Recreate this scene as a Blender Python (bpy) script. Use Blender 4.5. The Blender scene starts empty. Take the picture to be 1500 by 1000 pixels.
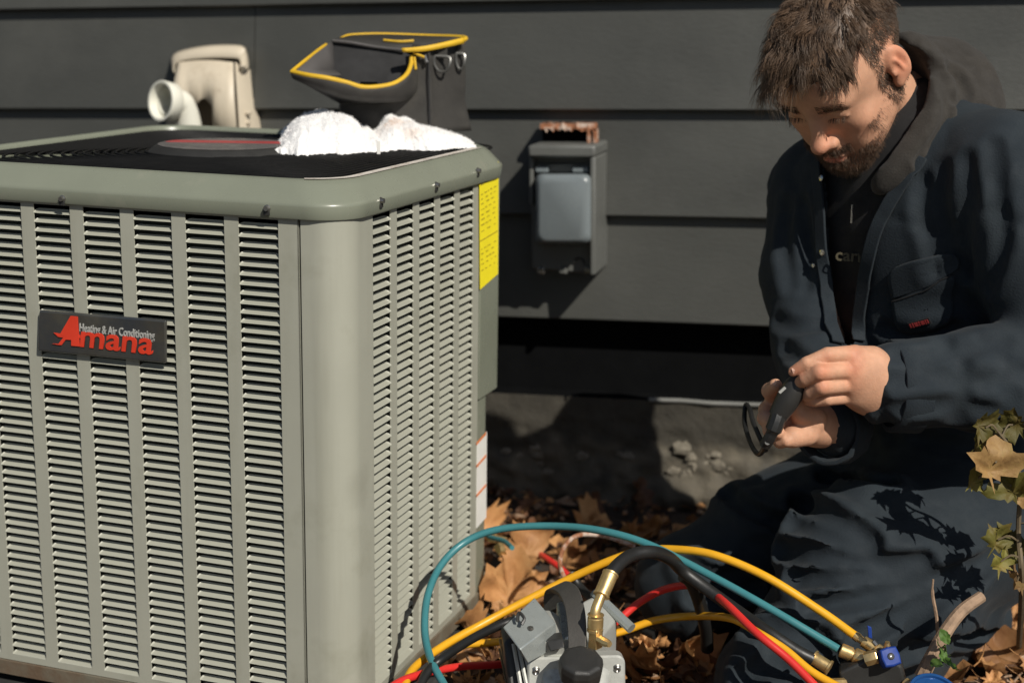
import bpy, bmesh, math, random
import numpy as np
from mathutils import Vector, Matrix, noise
from mathutils.bvhtree import BVHTree

random.seed(7)
np.random.seed(7)
R = math.radians
scene = bpy.context.scene
COL = scene.collection

# ------------------------------------------------------------------ camera
CAM_H = 0.95
FPX, PITCH, ROLL = 2200.0, 0.2196931, 0.0151048
cp, sp, cr, sr = math.cos(PITCH), math.sin(PITCH), math.cos(ROLL), math.sin(ROLL)
_r, _u, _f = np.array([1, 0, 0.]), np.array([0, sp, cp]), np.array([0, cp, -sp])
CR, CU, CF = cr * _r + sr * _u, -sr * _r + cr * _u, _f
cd = bpy.data.cameras.new('camera')
cam = bpy.data.objects.new('camera', cd)
COL.objects.link(cam)
cam.matrix_world = Matrix(((CR[0], CU[0], -CF[0], 0), (CR[1], CU[1], -CF[1], 0), (CR[2], CU[2], -CF[2], CAM_H), (0, 0, 0, 1)))
cd.sensor_width = 36.0
cd.lens = FPX / 1500 * 36
cd.clip_start, cd.clip_end = 0.05, 500
cd.dof.use_dof = True
cd.dof.focus_distance = 1.86
cd.dof.aperture_fstop = 4.0
scene.camera = cam

# ------------------------------------------------------------------ wall frame, sun, sky
def ray(x, y):
    return CF + (x - 750) / FPX * CR - (y - 500) / FPX * CU
CAMP = np.array([0, 0, CAM_H])
Z0 = np.array([0, 0, 1.0])
_v = -ray(-8000, 150)
_v = _v / np.linalg.norm(_v)
WD = _v                                              # along the boards, to the right
WN = np.array([_v[1], -_v[0], 0]); WN /= np.linalg.norm(WN)   # out of the wall, towards the camera
WO = np.array([0, 2.90, 0.])
WH = np.array([-WN[1], WN[0], 0.])                   # horizontal run of the wall
SUN_A, SUN_B = 0.86, 0.86
to_sun = WH * SUN_A + WN * SUN_B + np.array([0, 0, 1.06])
to_sun /= np.linalg.norm(to_sun)

world = bpy.data.worlds.new('World')
scene.world = world
world.use_nodes = True
nt = world.node_tree
sky = nt.nodes.new('ShaderNodeTexSky')
sky.sky_type = 'NISHITA'
sky.sun_disc = False
sky.sun_elevation = math.asin(to_sun[2])
sky.sun_rotation = math.atan2(to_sun[0], to_sun[1])
bg = nt.nodes['Background']
bg.inputs['Strength'].default_value = 0.055
nt.links.new(sky.outputs['Color'], bg.inputs['Color'])
sd = bpy.data.lights.new('sun', 'SUN')
sun = bpy.data.objects.new('sun', sd)
COL.objects.link(sun)
sd.energy = 4.6
sd.angle = R(0.55)
sd.color = (1.0, 0.945, 0.85)
sun.location = tuple(to_sun * 30)
sun.rotation_euler = Vector(tuple(-to_sun)).to_track_quat('-Z', 'Y').to_euler()

scene.view_settings.view_transform = 'Standard'
scene.view_settings.look = 'None'
scene.view_settings.gamma = 1.0
scene.view_settings.use_curve_mapping = False
scene.view_settings.exposure = 0.0

# ------------------------------------------------------------------ pixel -> place helpers (photo pixels, 1500 x 1000)
def at(x, y, D):
    d = ray(x, y); return CAMP + d * (D / d[1])
def onz(x, y, z):
    d = ray(x, y); return CAMP + d * ((z - CAM_H) / d[2])
def onplane(x, y, P0, n):
    d = ray(x, y); return CAMP + d * (((P0 - CAMP) @ n) / (d @ n))
def wpt(x, y, q=0.0):
    return onplane(x, y, WO + WN * q, WN)
def proj(P):
    P = np.asarray(P) - CAMP
    d = P @ CF
    return 750 + FPX * (P @ CR) / d, 500 - FPX * (P @ CU) / d

# ------------------------------------------------------------------ materials
def ramp(nt, fac, stops):
    n = nt.nodes.new('ShaderNodeValToRGB')
    e = n.color_ramp.elements
    while len(e) < len(stops): e.new(0.5)
    for k, (p, c) in enumerate(stops):
        e[k].position = p
        e[k].color = (*c, 1) if len(c) == 3 else c
    nt.links.new(fac, n.inputs[0])
    return n.outputs[0]
def tex(nt, scale, detail=4, rough=0.55, vec=None, kind='ShaderNodeTexNoise', stretch=None):
    n = nt.nodes.new(kind)
    n.inputs['Scale'].default_value = scale
    if kind == 'ShaderNodeTexNoise':
        n.inputs['Detail'].default_value = detail
        n.inputs['Roughness'].default_value = rough
    tc = nt.nodes.new('ShaderNodeTexCoord')
    if stretch:
        mp = nt.nodes.new('ShaderNodeMapping')
        mp.inputs['Scale'].default_value = stretch
        nt.links.new(tc.outputs['Object'], mp.inputs[0])
        nt.links.new(mp.outputs[0], n.inputs['Vector'])
    else:
        nt.links.new(tc.outputs['Object'], n.inputs['Vector'])
    return n.outputs[0]
def mix(nt, fac, a, b, mode='MIX'):
    n = nt.nodes.new('ShaderNodeMix')
    n.data_type = 'RGBA'; n.blend_type = mode
    for s, v in ((n.inputs[0], fac), (n.inputs[6], a), (n.inputs[7], b)):
        if hasattr(v, 'node'): nt.links.new(v, s)
        elif isinstance(v, tuple): s.default_value = (*v, 1)
        else: s.default_value = v
    return n.outputs[2]
def mat(name, col, rough=0.5, metal=0.0, var=0.12, vscale=18, bump=0.0, bscale=200, dirt_or_dapple=None, dscale=6, dlo=0.55, dhi=0.75,
        stretch=None, spec=0.5, sheen=0, sss=0, coat=0, rvar=0.1, attr=None, bdist=0.002):
    m = bpy.data.materials.new(name)
    m.use_nodes = True
    nt = m.node_tree
    b = nt.nodes['Principled BSDF']
    n1 = tex(nt, vscale, 5, 0.6, stretch=stretch)
    lo = tuple(max(0, c * (1 - var)) for c in col); hi = tuple(min(1, c * (1 + var)) for c in col)
    c = ramp(nt, n1, [(0.3, lo), (0.7, hi)])
    if dirt_or_dapple:
        n2 = tex(nt, dscale, 6, 0.65)
        f = ramp(nt, n2, [(dlo, (0, 0, 0)), (dhi, (1, 1, 1))])
        c = mix(nt, f, c, dirt_or_dapple)
    if attr:
        a = nt.nodes.new('ShaderNodeVertexColor'); a.layer_name = attr
        c = mix(nt, 1.0, c, a.outputs[0], 'MULTIPLY')
    nt.links.new(c, b.inputs['Base Color'])
    b.inputs['Metallic'].default_value = metal
    b.inputs['Specular IOR Level'].default_value = spec
    if sheen: b.inputs['Sheen Weight'].default_value = sheen
    if sss:
        b.inputs['Subsurface Weight'].default_value = sss
        b.inputs['Subsurface Radius'].default_value = (0.012, 0.005, 0.003)
        b.inputs['Subsurface Scale'].default_value = 1.0
    if coat: b.inputs['Coat Weight'].default_value = coat
    rr = ramp(nt, tex(nt, vscale * 2.3, 4), [(0.3, (max(0.02, rough - rvar),) * 3), (0.7, (min(1, rough + rvar),) * 3)])
    nt.links.new(rr, b.inputs['Roughness'])
    if bump:
        bn = nt.nodes.new('ShaderNodeBump')
        bn.inputs['Strength'].default_value = bump
        bn.inputs['Distance'].default_value = bdist
        nt.links.new(tex(nt, bscale, 5, 0.6, stretch=stretch), bn.inputs['Height'])
        nt.links.new(bn.outputs[0], b.inputs['Normal'])
    return m

M = {}
M['panel'] = mat('panel paint', (0.342, 0.344, 0.286), 0.42, var=0.04, vscale=7, bump=0.06, bscale=60, dirt_or_dapple=(0.25, 0.25, 0.195), dscale=7, dlo=0.55, dhi=0.8)
def smudged_panel():
    m = M['panel'].copy(); m.name = 'smudged corner paint'
    nt = m.node_tree; b = nt.nodes['Principled BSDF']
    src = b.inputs['Base Color'].links[0].from_socket
    tc = nt.nodes.new('ShaderNodeTexCoord'); sb = nt.nodes.new('ShaderNodeVectorMath'); sb.operation = 'DISTANCE'
    # a rubbed dark smudge half way up the corner, about a hand wide
    sb.inputs[1].default_value = SMUDGE
    nt.links.new(tc.outputs['Object'], sb.inputs[0])
    ad = nt.nodes.new('ShaderNodeMath'); ad.operation = 'MULTIPLY_ADD'
    nt.links.new(tex(nt, 30, 4), ad.inputs[0]); ad.inputs[1].default_value = 0.03; nt.links.new(sb.outputs['Value'], ad.inputs[2])
    f = ramp(nt, ad.outputs[0], [(0.018, (.55, .55, .55)), (0.06, (0, 0, 0))])
    # rain streaks
    st = ramp(nt, tex(nt, 26, 4, .6, stretch=(1, 1, .06)), [(0.5, (0, 0, 0)), (0.72, (.28, .28, .28))])
    c = mix(nt, f, src, (0.16, 0.155, 0.12)); c = mix(nt, st, c, (0.22, 0.215, 0.165))
    nt.links.new(c, b.inputs['Base Color'])
    return m
M['lid'] = mat('lid paint', (0.195, 0.21, 0.163), 0.3, var=0.04, vscale=10, bump=0.04, bscale=90, dirt_or_dapple=(0.24, 0.24, 0.19), dscale=14, dlo=0.6, dhi=0.8)
M['pan'] = mat('muddy pan', (0.15, 0.14, 0.105), 0.6, var=0.2, vscale=20, dirt_or_dapple=(0.12, 0.08, 0.05), dscale=12, dlo=0.4, dhi=0.65, bump=0.3)
M['coil'] = mat('coil', (0.012, 0.02, 0.018), 0.6)
M['grille'] = mat('black grille', (0.007, 0.007, 0.007), 0.6, bump=0.3, bscale=300, spec=.25)
M['bright_edge'] = mat('worn chalky edge', (0.74, 0.68, 0.60), 0.5, 0.0, dirt_or_dapple=(0.42, 0.35, 0.29), dscale=35, dlo=.5, dhi=.65)
M['black_plastic'] = mat('black plastic', (0.026, 0.0255, 0.024), 0.45, bump=0.15, bscale=400)
M['black_rubber'] = mat('black rubber', (0.014, 0.014, 0.0135), 0.45, bump=0.1, bscale=300)
M['plate'] = mat('smoked badge', (0.05, 0.048, 0.04), 0.16, coat=0.8, var=0.35, vscale=14, dirt_or_dapple=(0.03, 0.035, 0.042), dscale=9, dlo=.4, dhi=.6)
M['red_letter'] = mat('red lettering', (0.62, 0.045, 0.02), 0.4)
M['grey_letter'] = mat('grey lettering', (0.36, 0.36, 0.34), 0.4)
M['yellow_sticker'] = mat('yellow sticker', (0.92, 0.78, 0.02), 0.45, var=0.05)
M['sticker_ink'] = mat('sticker ink', (0.32, 0.24, 0.02), 0.6)
M['white_sticker'] = mat('white sticker', (0.75, 0.74, 0.7), 0.5, var=0.04)
M['orange_ink'] = mat('orange ink', (0.7, 0.2, 0.06), 0.5)
M['screw'] = mat('screw', (0.3, 0.29, 0.27), 0.3, 0.9)
M['siding'] = mat('charcoal siding paint', (0.050, 0.0512, 0.0465), 0.5, var=0.18, vscale=1.6, bump=0.3, bscale=60, dirt_or_dapple=(0.076, 0.077, 0.070), dscale=2.3, dlo=0.45, dhi=0.75, stretch=(1, 1, 3))  # large soft paler patches put dappled foliage light into the paint colour
M['skirt'] = mat('painted-shade skirt board', (0.0065, 0.0068, 0.0072), 0.95, bump=0.3, bscale=90, spec=0.0, rvar=.03)  # near-black colour carries the shade under the siding overhang
def concrete():
    m = mat('old foundation', (0.047, 0.042, 0.032), 0.85, var=0.3, vscale=14, bump=0.7, bscale=70, bdist=0.004, attr='tint')
    return m
M['foundation'] = concrete()
M['strip'] = mat('pale strip', (0.2, 0.2, 0.185), 0.5)
M['stone'] = mat('rubble stone', (0.17, 0.15, 0.115), 0.85, var=0.35, vscale=30, bump=0.8, bscale=90, bdist=0.006)
M['soil'] = mat('dark soil', (0.045, 0.03, 0.02), 0.95, var=0.5, vscale=30, bump=1.0, bscale=60, bdist=0.012, dirt_or_dapple=(0.1, 0.06, 0.035), dscale=22)
M['pad'] = mat('pad', (0.03, 0.03, 0.028), 0.8, bump=0.4, bscale=120)
def leafmat(name, a, b, c):
    m = bpy.data.materials.new(name); m.use_nodes = True
    nt = m.node_tree; p = nt.nodes['Principled BSDF']
    oi = nt.nodes.new('ShaderNodeObjectInfo')
    n = tex(nt, 38, 6, 0.7)
    c1 = ramp(nt, n, [(0.3, a), (0.55, b), (0.75, c)])
    geo = nt.nodes.new('ShaderNodeNewGeometry')
    v = nt.nodes.new('ShaderNodeMath'); v.operation = 'ADD'
    nt.links.new(geo.outputs['Random Per Island'], v.inputs[0]); nt.links.new(oi.outputs['Random'], v.inputs[1])
    fr = nt.nodes.new('ShaderNodeMath'); fr.operation = 'FRACT'; nt.links.new(v.outputs[0], fr.inputs[0])
    br = ramp(nt, fr.outputs[0], [(0.0, (0.45, 0.4, 0.36)), (0.5, (0.85, 0.8, 0.75)), (1.0, (1.25, 1.2, 1.1))])
    c2 = mix(nt, 1.0, c1, br, 'MULTIPLY')
    nt.links.new(c2, p.inputs['Base Color'])
    p.inputs['Roughness'].default_value = 0.65
    bn = nt.nodes.new('ShaderNodeBump'); bn.inputs['Strength'].default_value = 0.5; bn.inputs['Distance'].default_value = 0.003
    nt.links.new(tex(nt, 90, 4), bn.inputs['Height']); nt.links.new(bn.outputs[0], p.inputs['Normal'])
    tr = nt.nodes.new('ShaderNodeBsdfTranslucent'); nt.links.new(c2, tr.inputs['Color'])
    ms = nt.nodes.new('ShaderNodeMixShader'); ms.inputs[0].default_value = 0.22
    nt.links.new(p.outputs[0], ms.inputs[1]); nt.links.new(tr.outputs[0], ms.inputs[2])
    nt.links.new(ms.outputs[0], nt.nodes['Material Output'].inputs[0])
    return m
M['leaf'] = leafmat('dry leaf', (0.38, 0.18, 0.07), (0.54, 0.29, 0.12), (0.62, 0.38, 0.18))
M['leaf_dark'] = leafmat('rotting and shaded leaf', (0.09, 0.045, 0.025), (0.17, 0.08, 0.04), (0.26, 0.13, 0.06))  # also used for leaves in shade, its dark tone carrying that shade
M['leaf_green'] = leafmat('sapling leaf', (0.13, 0.14, 0.02), (0.20, 0.18, 0.035), (0.26, 0.17, 0.06))
M['leaf_tan'] = leafmat('turning leaf', (0.26, 0.15, 0.06), (0.36, 0.23, 0.09), (0.30, 0.26, 0.06))
M['weed'] = leafmat('weed leaf', (0.06, 0.13, 0.02), (0.09, 0.2, 0.03), (0.14, 0.24, 0.05))
M['twig'] = mat('twig bark', (0.3, 0.2, 0.13), 0.8, var=0.3, vscale=60, bump=0.5, bscale=200)
M['bark'] = mat('stem bark', (0.12, 0.09, 0.05), 0.8, var=0.3, vscale=60)
M['towel'] = mat('terry cloth', (0.88, 0.87, 0.86), 0.95, var=0.04, bump=0.8, bscale=260, bdist=0.003, sheen=0.3, attr='tint')
M['bag'] = mat('bag canvas', (0.03, 0.028, 0.025), 0.75, var=0.2, vscale=25, bump=0.4, bscale=500, dirt_or_dapple=(0.05, 0.046, 0.038), dscale=9)
M['bag_lining'] = mat('bag lining', (0.016, 0.016, 0.017), 0.8)
M['bag_grey'] = mat('bag grey cloth', (0.075, 0.07, 0.068), 0.7, bump=0.3, bscale=400)
M['yellow_trim'] = mat('yellow piping', (0.62, 0.38, 0.015), 0.6, bump=0.3, bscale=500)
M['ring'] = mat('dark ring', (0.09, 0.09, 0.085), 0.35, 0.4)
M['pvc'] = mat('white pvc', (0.72, 0.71, 0.62), 0.3, var=0.03)
M['vent'] = mat('beige vent plastic', (0.56, 0.49, 0.38), 0.5, var=0.06, dirt_or_dapple=(0.4, 0.33, 0.24), dscale=12, dlo=0.6)
M['vent_in'] = mat('vent inside', (0.16, 0.12, 0.075), 0.8)
M['box_grey'] = mat('grey box plastic', (0.115, 0.118, 0.11), 0.45, var=0.08, bump=0.1, bscale=200)
M['cover_grey'] = mat('smoked cover', (0.17, 0.195, 0.205), 0.28, var=0.08, vscale=8)
M['rust'] = mat('rust', (0.3, 0.12, 0.055), 0.85, var=0.5, vscale=60, bump=0.8, bscale=150, dirt_or_dapple=(0.5, 0.4, 0.33), dscale=60, dlo=0.5, dhi=0.6)
M['brass'] = mat('brass', (0.74, 0.53, 0.24), 0.36, 0.85, var=0.12, vscale=40)
M['hose_teal'] = mat('teal hose', (0.045, 0.19, 0.21), 0.36, var=0.1)
M['hose_yellow'] = mat('yellow hose', (0.72, 0.36, 0.015), 0.36, var=0.08)
M['hose_red'] = mat('red hose', (0.62, 0.03, 0.025), 0.36, var=0.08)
M['pump_grey'] = mat('cast aluminium', (0.46, 0.465, 0.43), 0.42, 0.35, var=0.08, bump=0.12, bscale=160, dirt_or_dapple=(0.2, 0.19, 0.17), dscale=30, dlo=0.6)
M['handle_grey'] = mat('worn handle plastic', (0.072, 0.067, 0.060), 0.55, bump=.3, bscale=300)
M['pump_plate'] = mat('zinc bracket', (0.38, 0.41, 0.395), 0.3, 0.5, var=0.12, vscale=25)
M['blue'] = mat('blue knob', (0.014, 0.045, 0.24), 0.6, spec=.25)
M['blue_gauge'] = mat('blue gauge case', (0.015, 0.07, 0.22), 0.18, 0.2, coat=0.5)
M['navy'] = mat('navy coverall twill', (0.0145, 0.0208, 0.0270), 0.85, var=0.14, vscale=14, bump=0.4, bscale=420, sheen=0.03, spec=.3, dirt_or_dapple=(0.026, 0.034, 0.039), dscale=9, dlo=0.5, dhi=0.85)
M['shirt'] = mat('black knit', (0.008, 0.008, 0.009), 0.9, bump=0.3, bscale=500)
M['hood'] = mat('faded brown hood', (0.025, 0.0215, 0.0175), 0.92, var=0.2, vscale=30, bump=0.5, bscale=380, sheen=0.08)
M['skin'] = mat('skin', (0.55, 0.30, 0.19), 0.6, var=0.10, vscale=55, bump=0.5, bscale=420, spec=.35, sss=0.12, attr='tint', bdist=0.001)
M['hair'] = mat('brown hair', (0.105, 0.064, 0.038), 0.5, var=0.35, vscale=60)
M['beard'] = mat('beard hair', (0.11, 0.066, 0.04), 0.6, var=0.3, vscale=60)
M['nail'] = mat('nail', (0.60, 0.36, 0.27), 0.4)
M['thread_red'] = mat('red thread', (0.32, 0.03, 0.03), 0.7)
M['print_yellow'] = mat('shirt print', (0.10, 0.085, 0.05), 0.7)
M['steel'] = mat('zip steel', (0.6, 0.58, 0.53), 0.25, 0.9)

# ------------------------------------------------------------------ object helpers
def link(o): COL.objects.link(o); return o
def tag(o, label=None, cat=None, group=None, kind=None):
    if label: o['label'] = label
    if cat: o['category'] = cat
    if group: o['group'] = group
    if kind: o['kind'] = kind
    return o
def thing(name, loc, label, cat, group=None):
    o = bpy.data.objects.new(name, None)
    o.empty_display_size = 0.05
    link(o); o.location = tuple(loc)
    return tag(o, label, cat, group)
def root_loc(o):
    v = Vector((0, 0, 0))
    while o: v = v + o.location; o = o.parent if o.parent and not o.data else None
    return v
def put(o, parent):
    if parent is not None:
        o.parent = parent
        if parent.type == 'EMPTY':
            o.matrix_parent_inverse = Matrix.Translation(-Vector(parent.location))
    return o
class MB:
    def __init__(s): s.v = []; s.f = []; s.mi = []
    def add(s, vs, fs, mi=0):
        n = len(s.v)
        s.v += [tuple(map(float, p)) for p in vs]
        s.f += [tuple(i + n for i in f) for f in fs]
        s.mi += [mi] * len(fs)
        return s
    def box(s, c, ax, ay, az, mi=0):            # centre and three half-axis vectors
        c, ax, ay, az = map(np.asarray, (c, ax, ay, az))
        vs = [c + i * ax + j * ay + k * az for k in (-1, 1) for j in (-1, 1) for i in (-1, 1)]
        return s.add(vs, [(0, 2, 3, 1), (4, 5, 7, 6), (0, 1, 5, 4), (1, 3, 7, 5), (3, 2, 6, 7), (2, 0, 4, 6)], mi)
    def tube(s, pts, rad, n=10, caps=True, mi=0):
        pts = [np.asarray(p, float) for p in pts]
        m = len(pts)
        if np.isscalar(rad): rad = [rad] * m
        T = [pts[min(i + 1, m - 1)] - pts[max(i - 1, 0)] for i in range(m)]
        T = [t / (np.linalg.norm(t) + 1e-12) for t in T]
        a = np.array([0, 0, 1.]) if abs(T[0][2]) < 0.9 else np.array([1., 0, 0])
        nrm = np.cross(T[0], a); nrm /= np.linalg.norm(nrm)
        vs = []
        for i in range(m):
            nrm = nrm - T[i] * (nrm @ T[i]); nrm /= np.linalg.norm(nrm)
            b = np.cross(T[i], nrm)
            for k in range(n):
                q = 2 * math.pi * k / n
                vs.append(pts[i] + rad[i] * (math.cos(q) * nrm + math.sin(q) * b))
        fs = [(i * n + k, i * n + (k + 1) % n, (i + 1) * n + (k + 1) % n, (i + 1) * n + k) for i in range(m - 1) for k in range(n)]
        if caps:
            fs.append(tuple(range(n - 1, -1, -1))); fs.append(tuple((m - 1) * n + k for k in range(n)))
        return s.add(vs, fs, mi)
    def loft(s, rings, closed=True, cap=False, mi=0):
        n = len(rings[0]); vs = [p for r_ in rings for p in r_]
        kk = n if closed else n - 1
        fs = [(i * n + k, i * n + (k + 1) % n, (i + 1) * n + (k + 1) % n, (i + 1) * n + k) for i in range(len(rings) - 1) for k in range(kk)]
        if cap:
            fs.append(tuple(range(n - 1, -1, -1))); fs.append(tuple((len(rings) - 1) * n + k for k in range(n)))
        return s.add(vs, fs, mi)
    def prism(s, poly, d, mi=0):                # planar polygon (list of points) extruded by vector d
        poly = [np.asarray(p, float) for p in poly]; n = len(poly); d = np.asarray(d, float)
        vs = poly + [p + d for p in poly]
        fs = [tuple(range(n - 1, -1, -1)), tuple(range(n, 2 * n))] + [(k, (k + 1) % n, n + (k + 1) % n, n + k) for k in range(n)]
        return s.add(vs, fs, mi)
    def lathe(s, base, axis, prof, n=16, mi=0): # prof: (distance along axis, radius)
        base = np.asarray(base, float); axis = np.asarray(axis, float); axis /= np.linalg.norm(axis)
        pts = [base + axis * a for a, _ in prof]
        a = np.array([0, 0, 1.]) if abs(axis[2]) < 0.9 else np.array([1., 0, 0])
        n1 = np.cross(axis, a); n1 /= np.linalg.norm(n1); n2 = np.cross(axis, n1)
        rings = [[p + r_ * (math.cos(2 * math.pi * k / n) * n1 + math.sin(2 * math.pi * k / n) * n2) for k in range(n)] for p, (_, r_) in zip(pts, prof)]
        return s.loft(rings, True, True, mi)
    def build(s, name, m, parent=None, smooth=True, bevel=0, seg=2, angle=35, fix=True, sub=0):
        me = bpy.data.meshes.new(name)
        me.from_pydata(s.v, [], s.f)
        for mm in (m if isinstance(m, (list, tuple)) else [m]): me.materials.append(mm)
        if any(s.mi): me.polygons.foreach_set('material_index', s.mi)
        if fix:
            bm = bmesh.new(); bm.from_mesh(me)
            bmesh.ops.recalc_face_normals(bm, faces=bm.faces); bm.to_mesh(me); bm.free()
        o = link(bpy.data.objects.new(name, me))
        if smooth: me.shade_smooth(); me.set_sharp_from_angle(angle=R(angle))
        if bevel:
            b = o.modifiers.new('bevel', 'BEVEL'); b.width = bevel; b.segments = seg; b.limit_method = 'ANGLE'; b.angle_limit = R(30)
            b.harden_normals = False
        if sub:
            b = o.modifiers.new('sub', 'SUBSURF'); b.levels = sub; b.render_levels = sub
        put(o, parent)
        return o
def catmull(P, per=8):
    P = [np.asarray(p, float) for p in P]
    Q = [2 * P[0] - P[1]] + P + [2 * P[-1] - P[-2]]
    out = []
    for i in range(1, len(Q) - 2):
        for k in range(per):
            t = k / per
            a, b, c, d = Q[i - 1], Q[i], Q[i + 1], Q[i + 2]
            out.append(0.5 * (2 * b + (c - a) * t + (2 * a - 5 * b + 4 * c - d) * t * t + (3 * b - a - 3 * c + d) * t ** 3))
    out.append(P[-1])
    return out
def text_mesh(body, size, shear=0.0, offset=0.0, extrude=0.0005, spacing=1.0):
    cu = bpy.data.curves.new('t', 'FONT')
    cu.body = body; cu.size = size; cu.shear = shear; cu.offset = offset; cu.extrude = extrude; cu.space_character = spacing
    cu.resolution_u = 3
    o = bpy.data.objects.new('t', cu); COL.objects.link(o)
    dg = bpy.context.evaluated_depsgraph_get()
    me = bpy.data.meshes.new_from_object(o.evaluated_get(dg))
    bpy.data.objects.remove(o); bpy.data.curves.remove(cu)
    return me
def place_text(name, me, m, parent, org, ex, ey, centre=True):
    ex, ey = np.array(ex, float), np.array(ey, float)
    ex /= np.linalg.norm(ex); ey = ey - ex * (ey @ ex); ey /= np.linalg.norm(ey)
    ez = np.cross(ex, ey)
    if centre:
        xs = [v.co.x for v in me.vertices]; ys = [v.co.y for v in me.vertices]
        mx, my = (min(xs) + max(xs)) / 2, (min(ys) + max(ys)) / 2
    else: mx = my = 0
    for v in me.vertices:
        p = np.asarray(org) + ex * (v.co.x - mx) + ey * (v.co.y - my) + ez * v.co.z
        v.co = tuple(p)
    me.materials.clear(); me.materials.append(m)
    me.name = name
    o = link(bpy.data.objects.new(name, me))
    put(o, parent)
    return o

# ------------------------------------------------------------------ ground
def ground():
    n = 150
    bm = MB()
    x0, x1, y0, y1 = -1.6, 2.2, 0.9, 3.3
    xs = np.linspace(x0, x1, n); ys = np.linspace(y0, y1, n)
    vs = []
    for y in ys:
        for x in xs:
            e = min((x - x0), (x1 - x), (y - y0), (y1 - y)) / 0.3
            vs.append((x, y, (noise.noise((x * 5, y * 5, 0)) * 0.008 + noise.noise((x * 19, y * 19, 3)) * 0.005) * min(1, e)))
    fs = [(j * n + i, j * n + i + 1, (j + 1) * n + i + 1, (j + 1) * n + i) for j in range(n - 1) for i in range(n - 1)]
    bm.add(vs, fs)
    # skirt out to the horizon
    B = 120
    ring = [(x0, y0, 0), (x1, y0, 0), (x1, y1, 0), (x0, y1, 0)]
    out = [(-B, -B, -0.2), (B, -B, -0.2), (B, B, -0.2), (-B, B, -0.2)]
    bm.add(ring + out, [(k, 4 + k, 4 + (k + 1) % 4, (k + 1) % 4) for k in range(4)])
    o = bm.build('ground', M['soil'], fix=False)
    tag(o, kind='structure')
ground()

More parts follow.
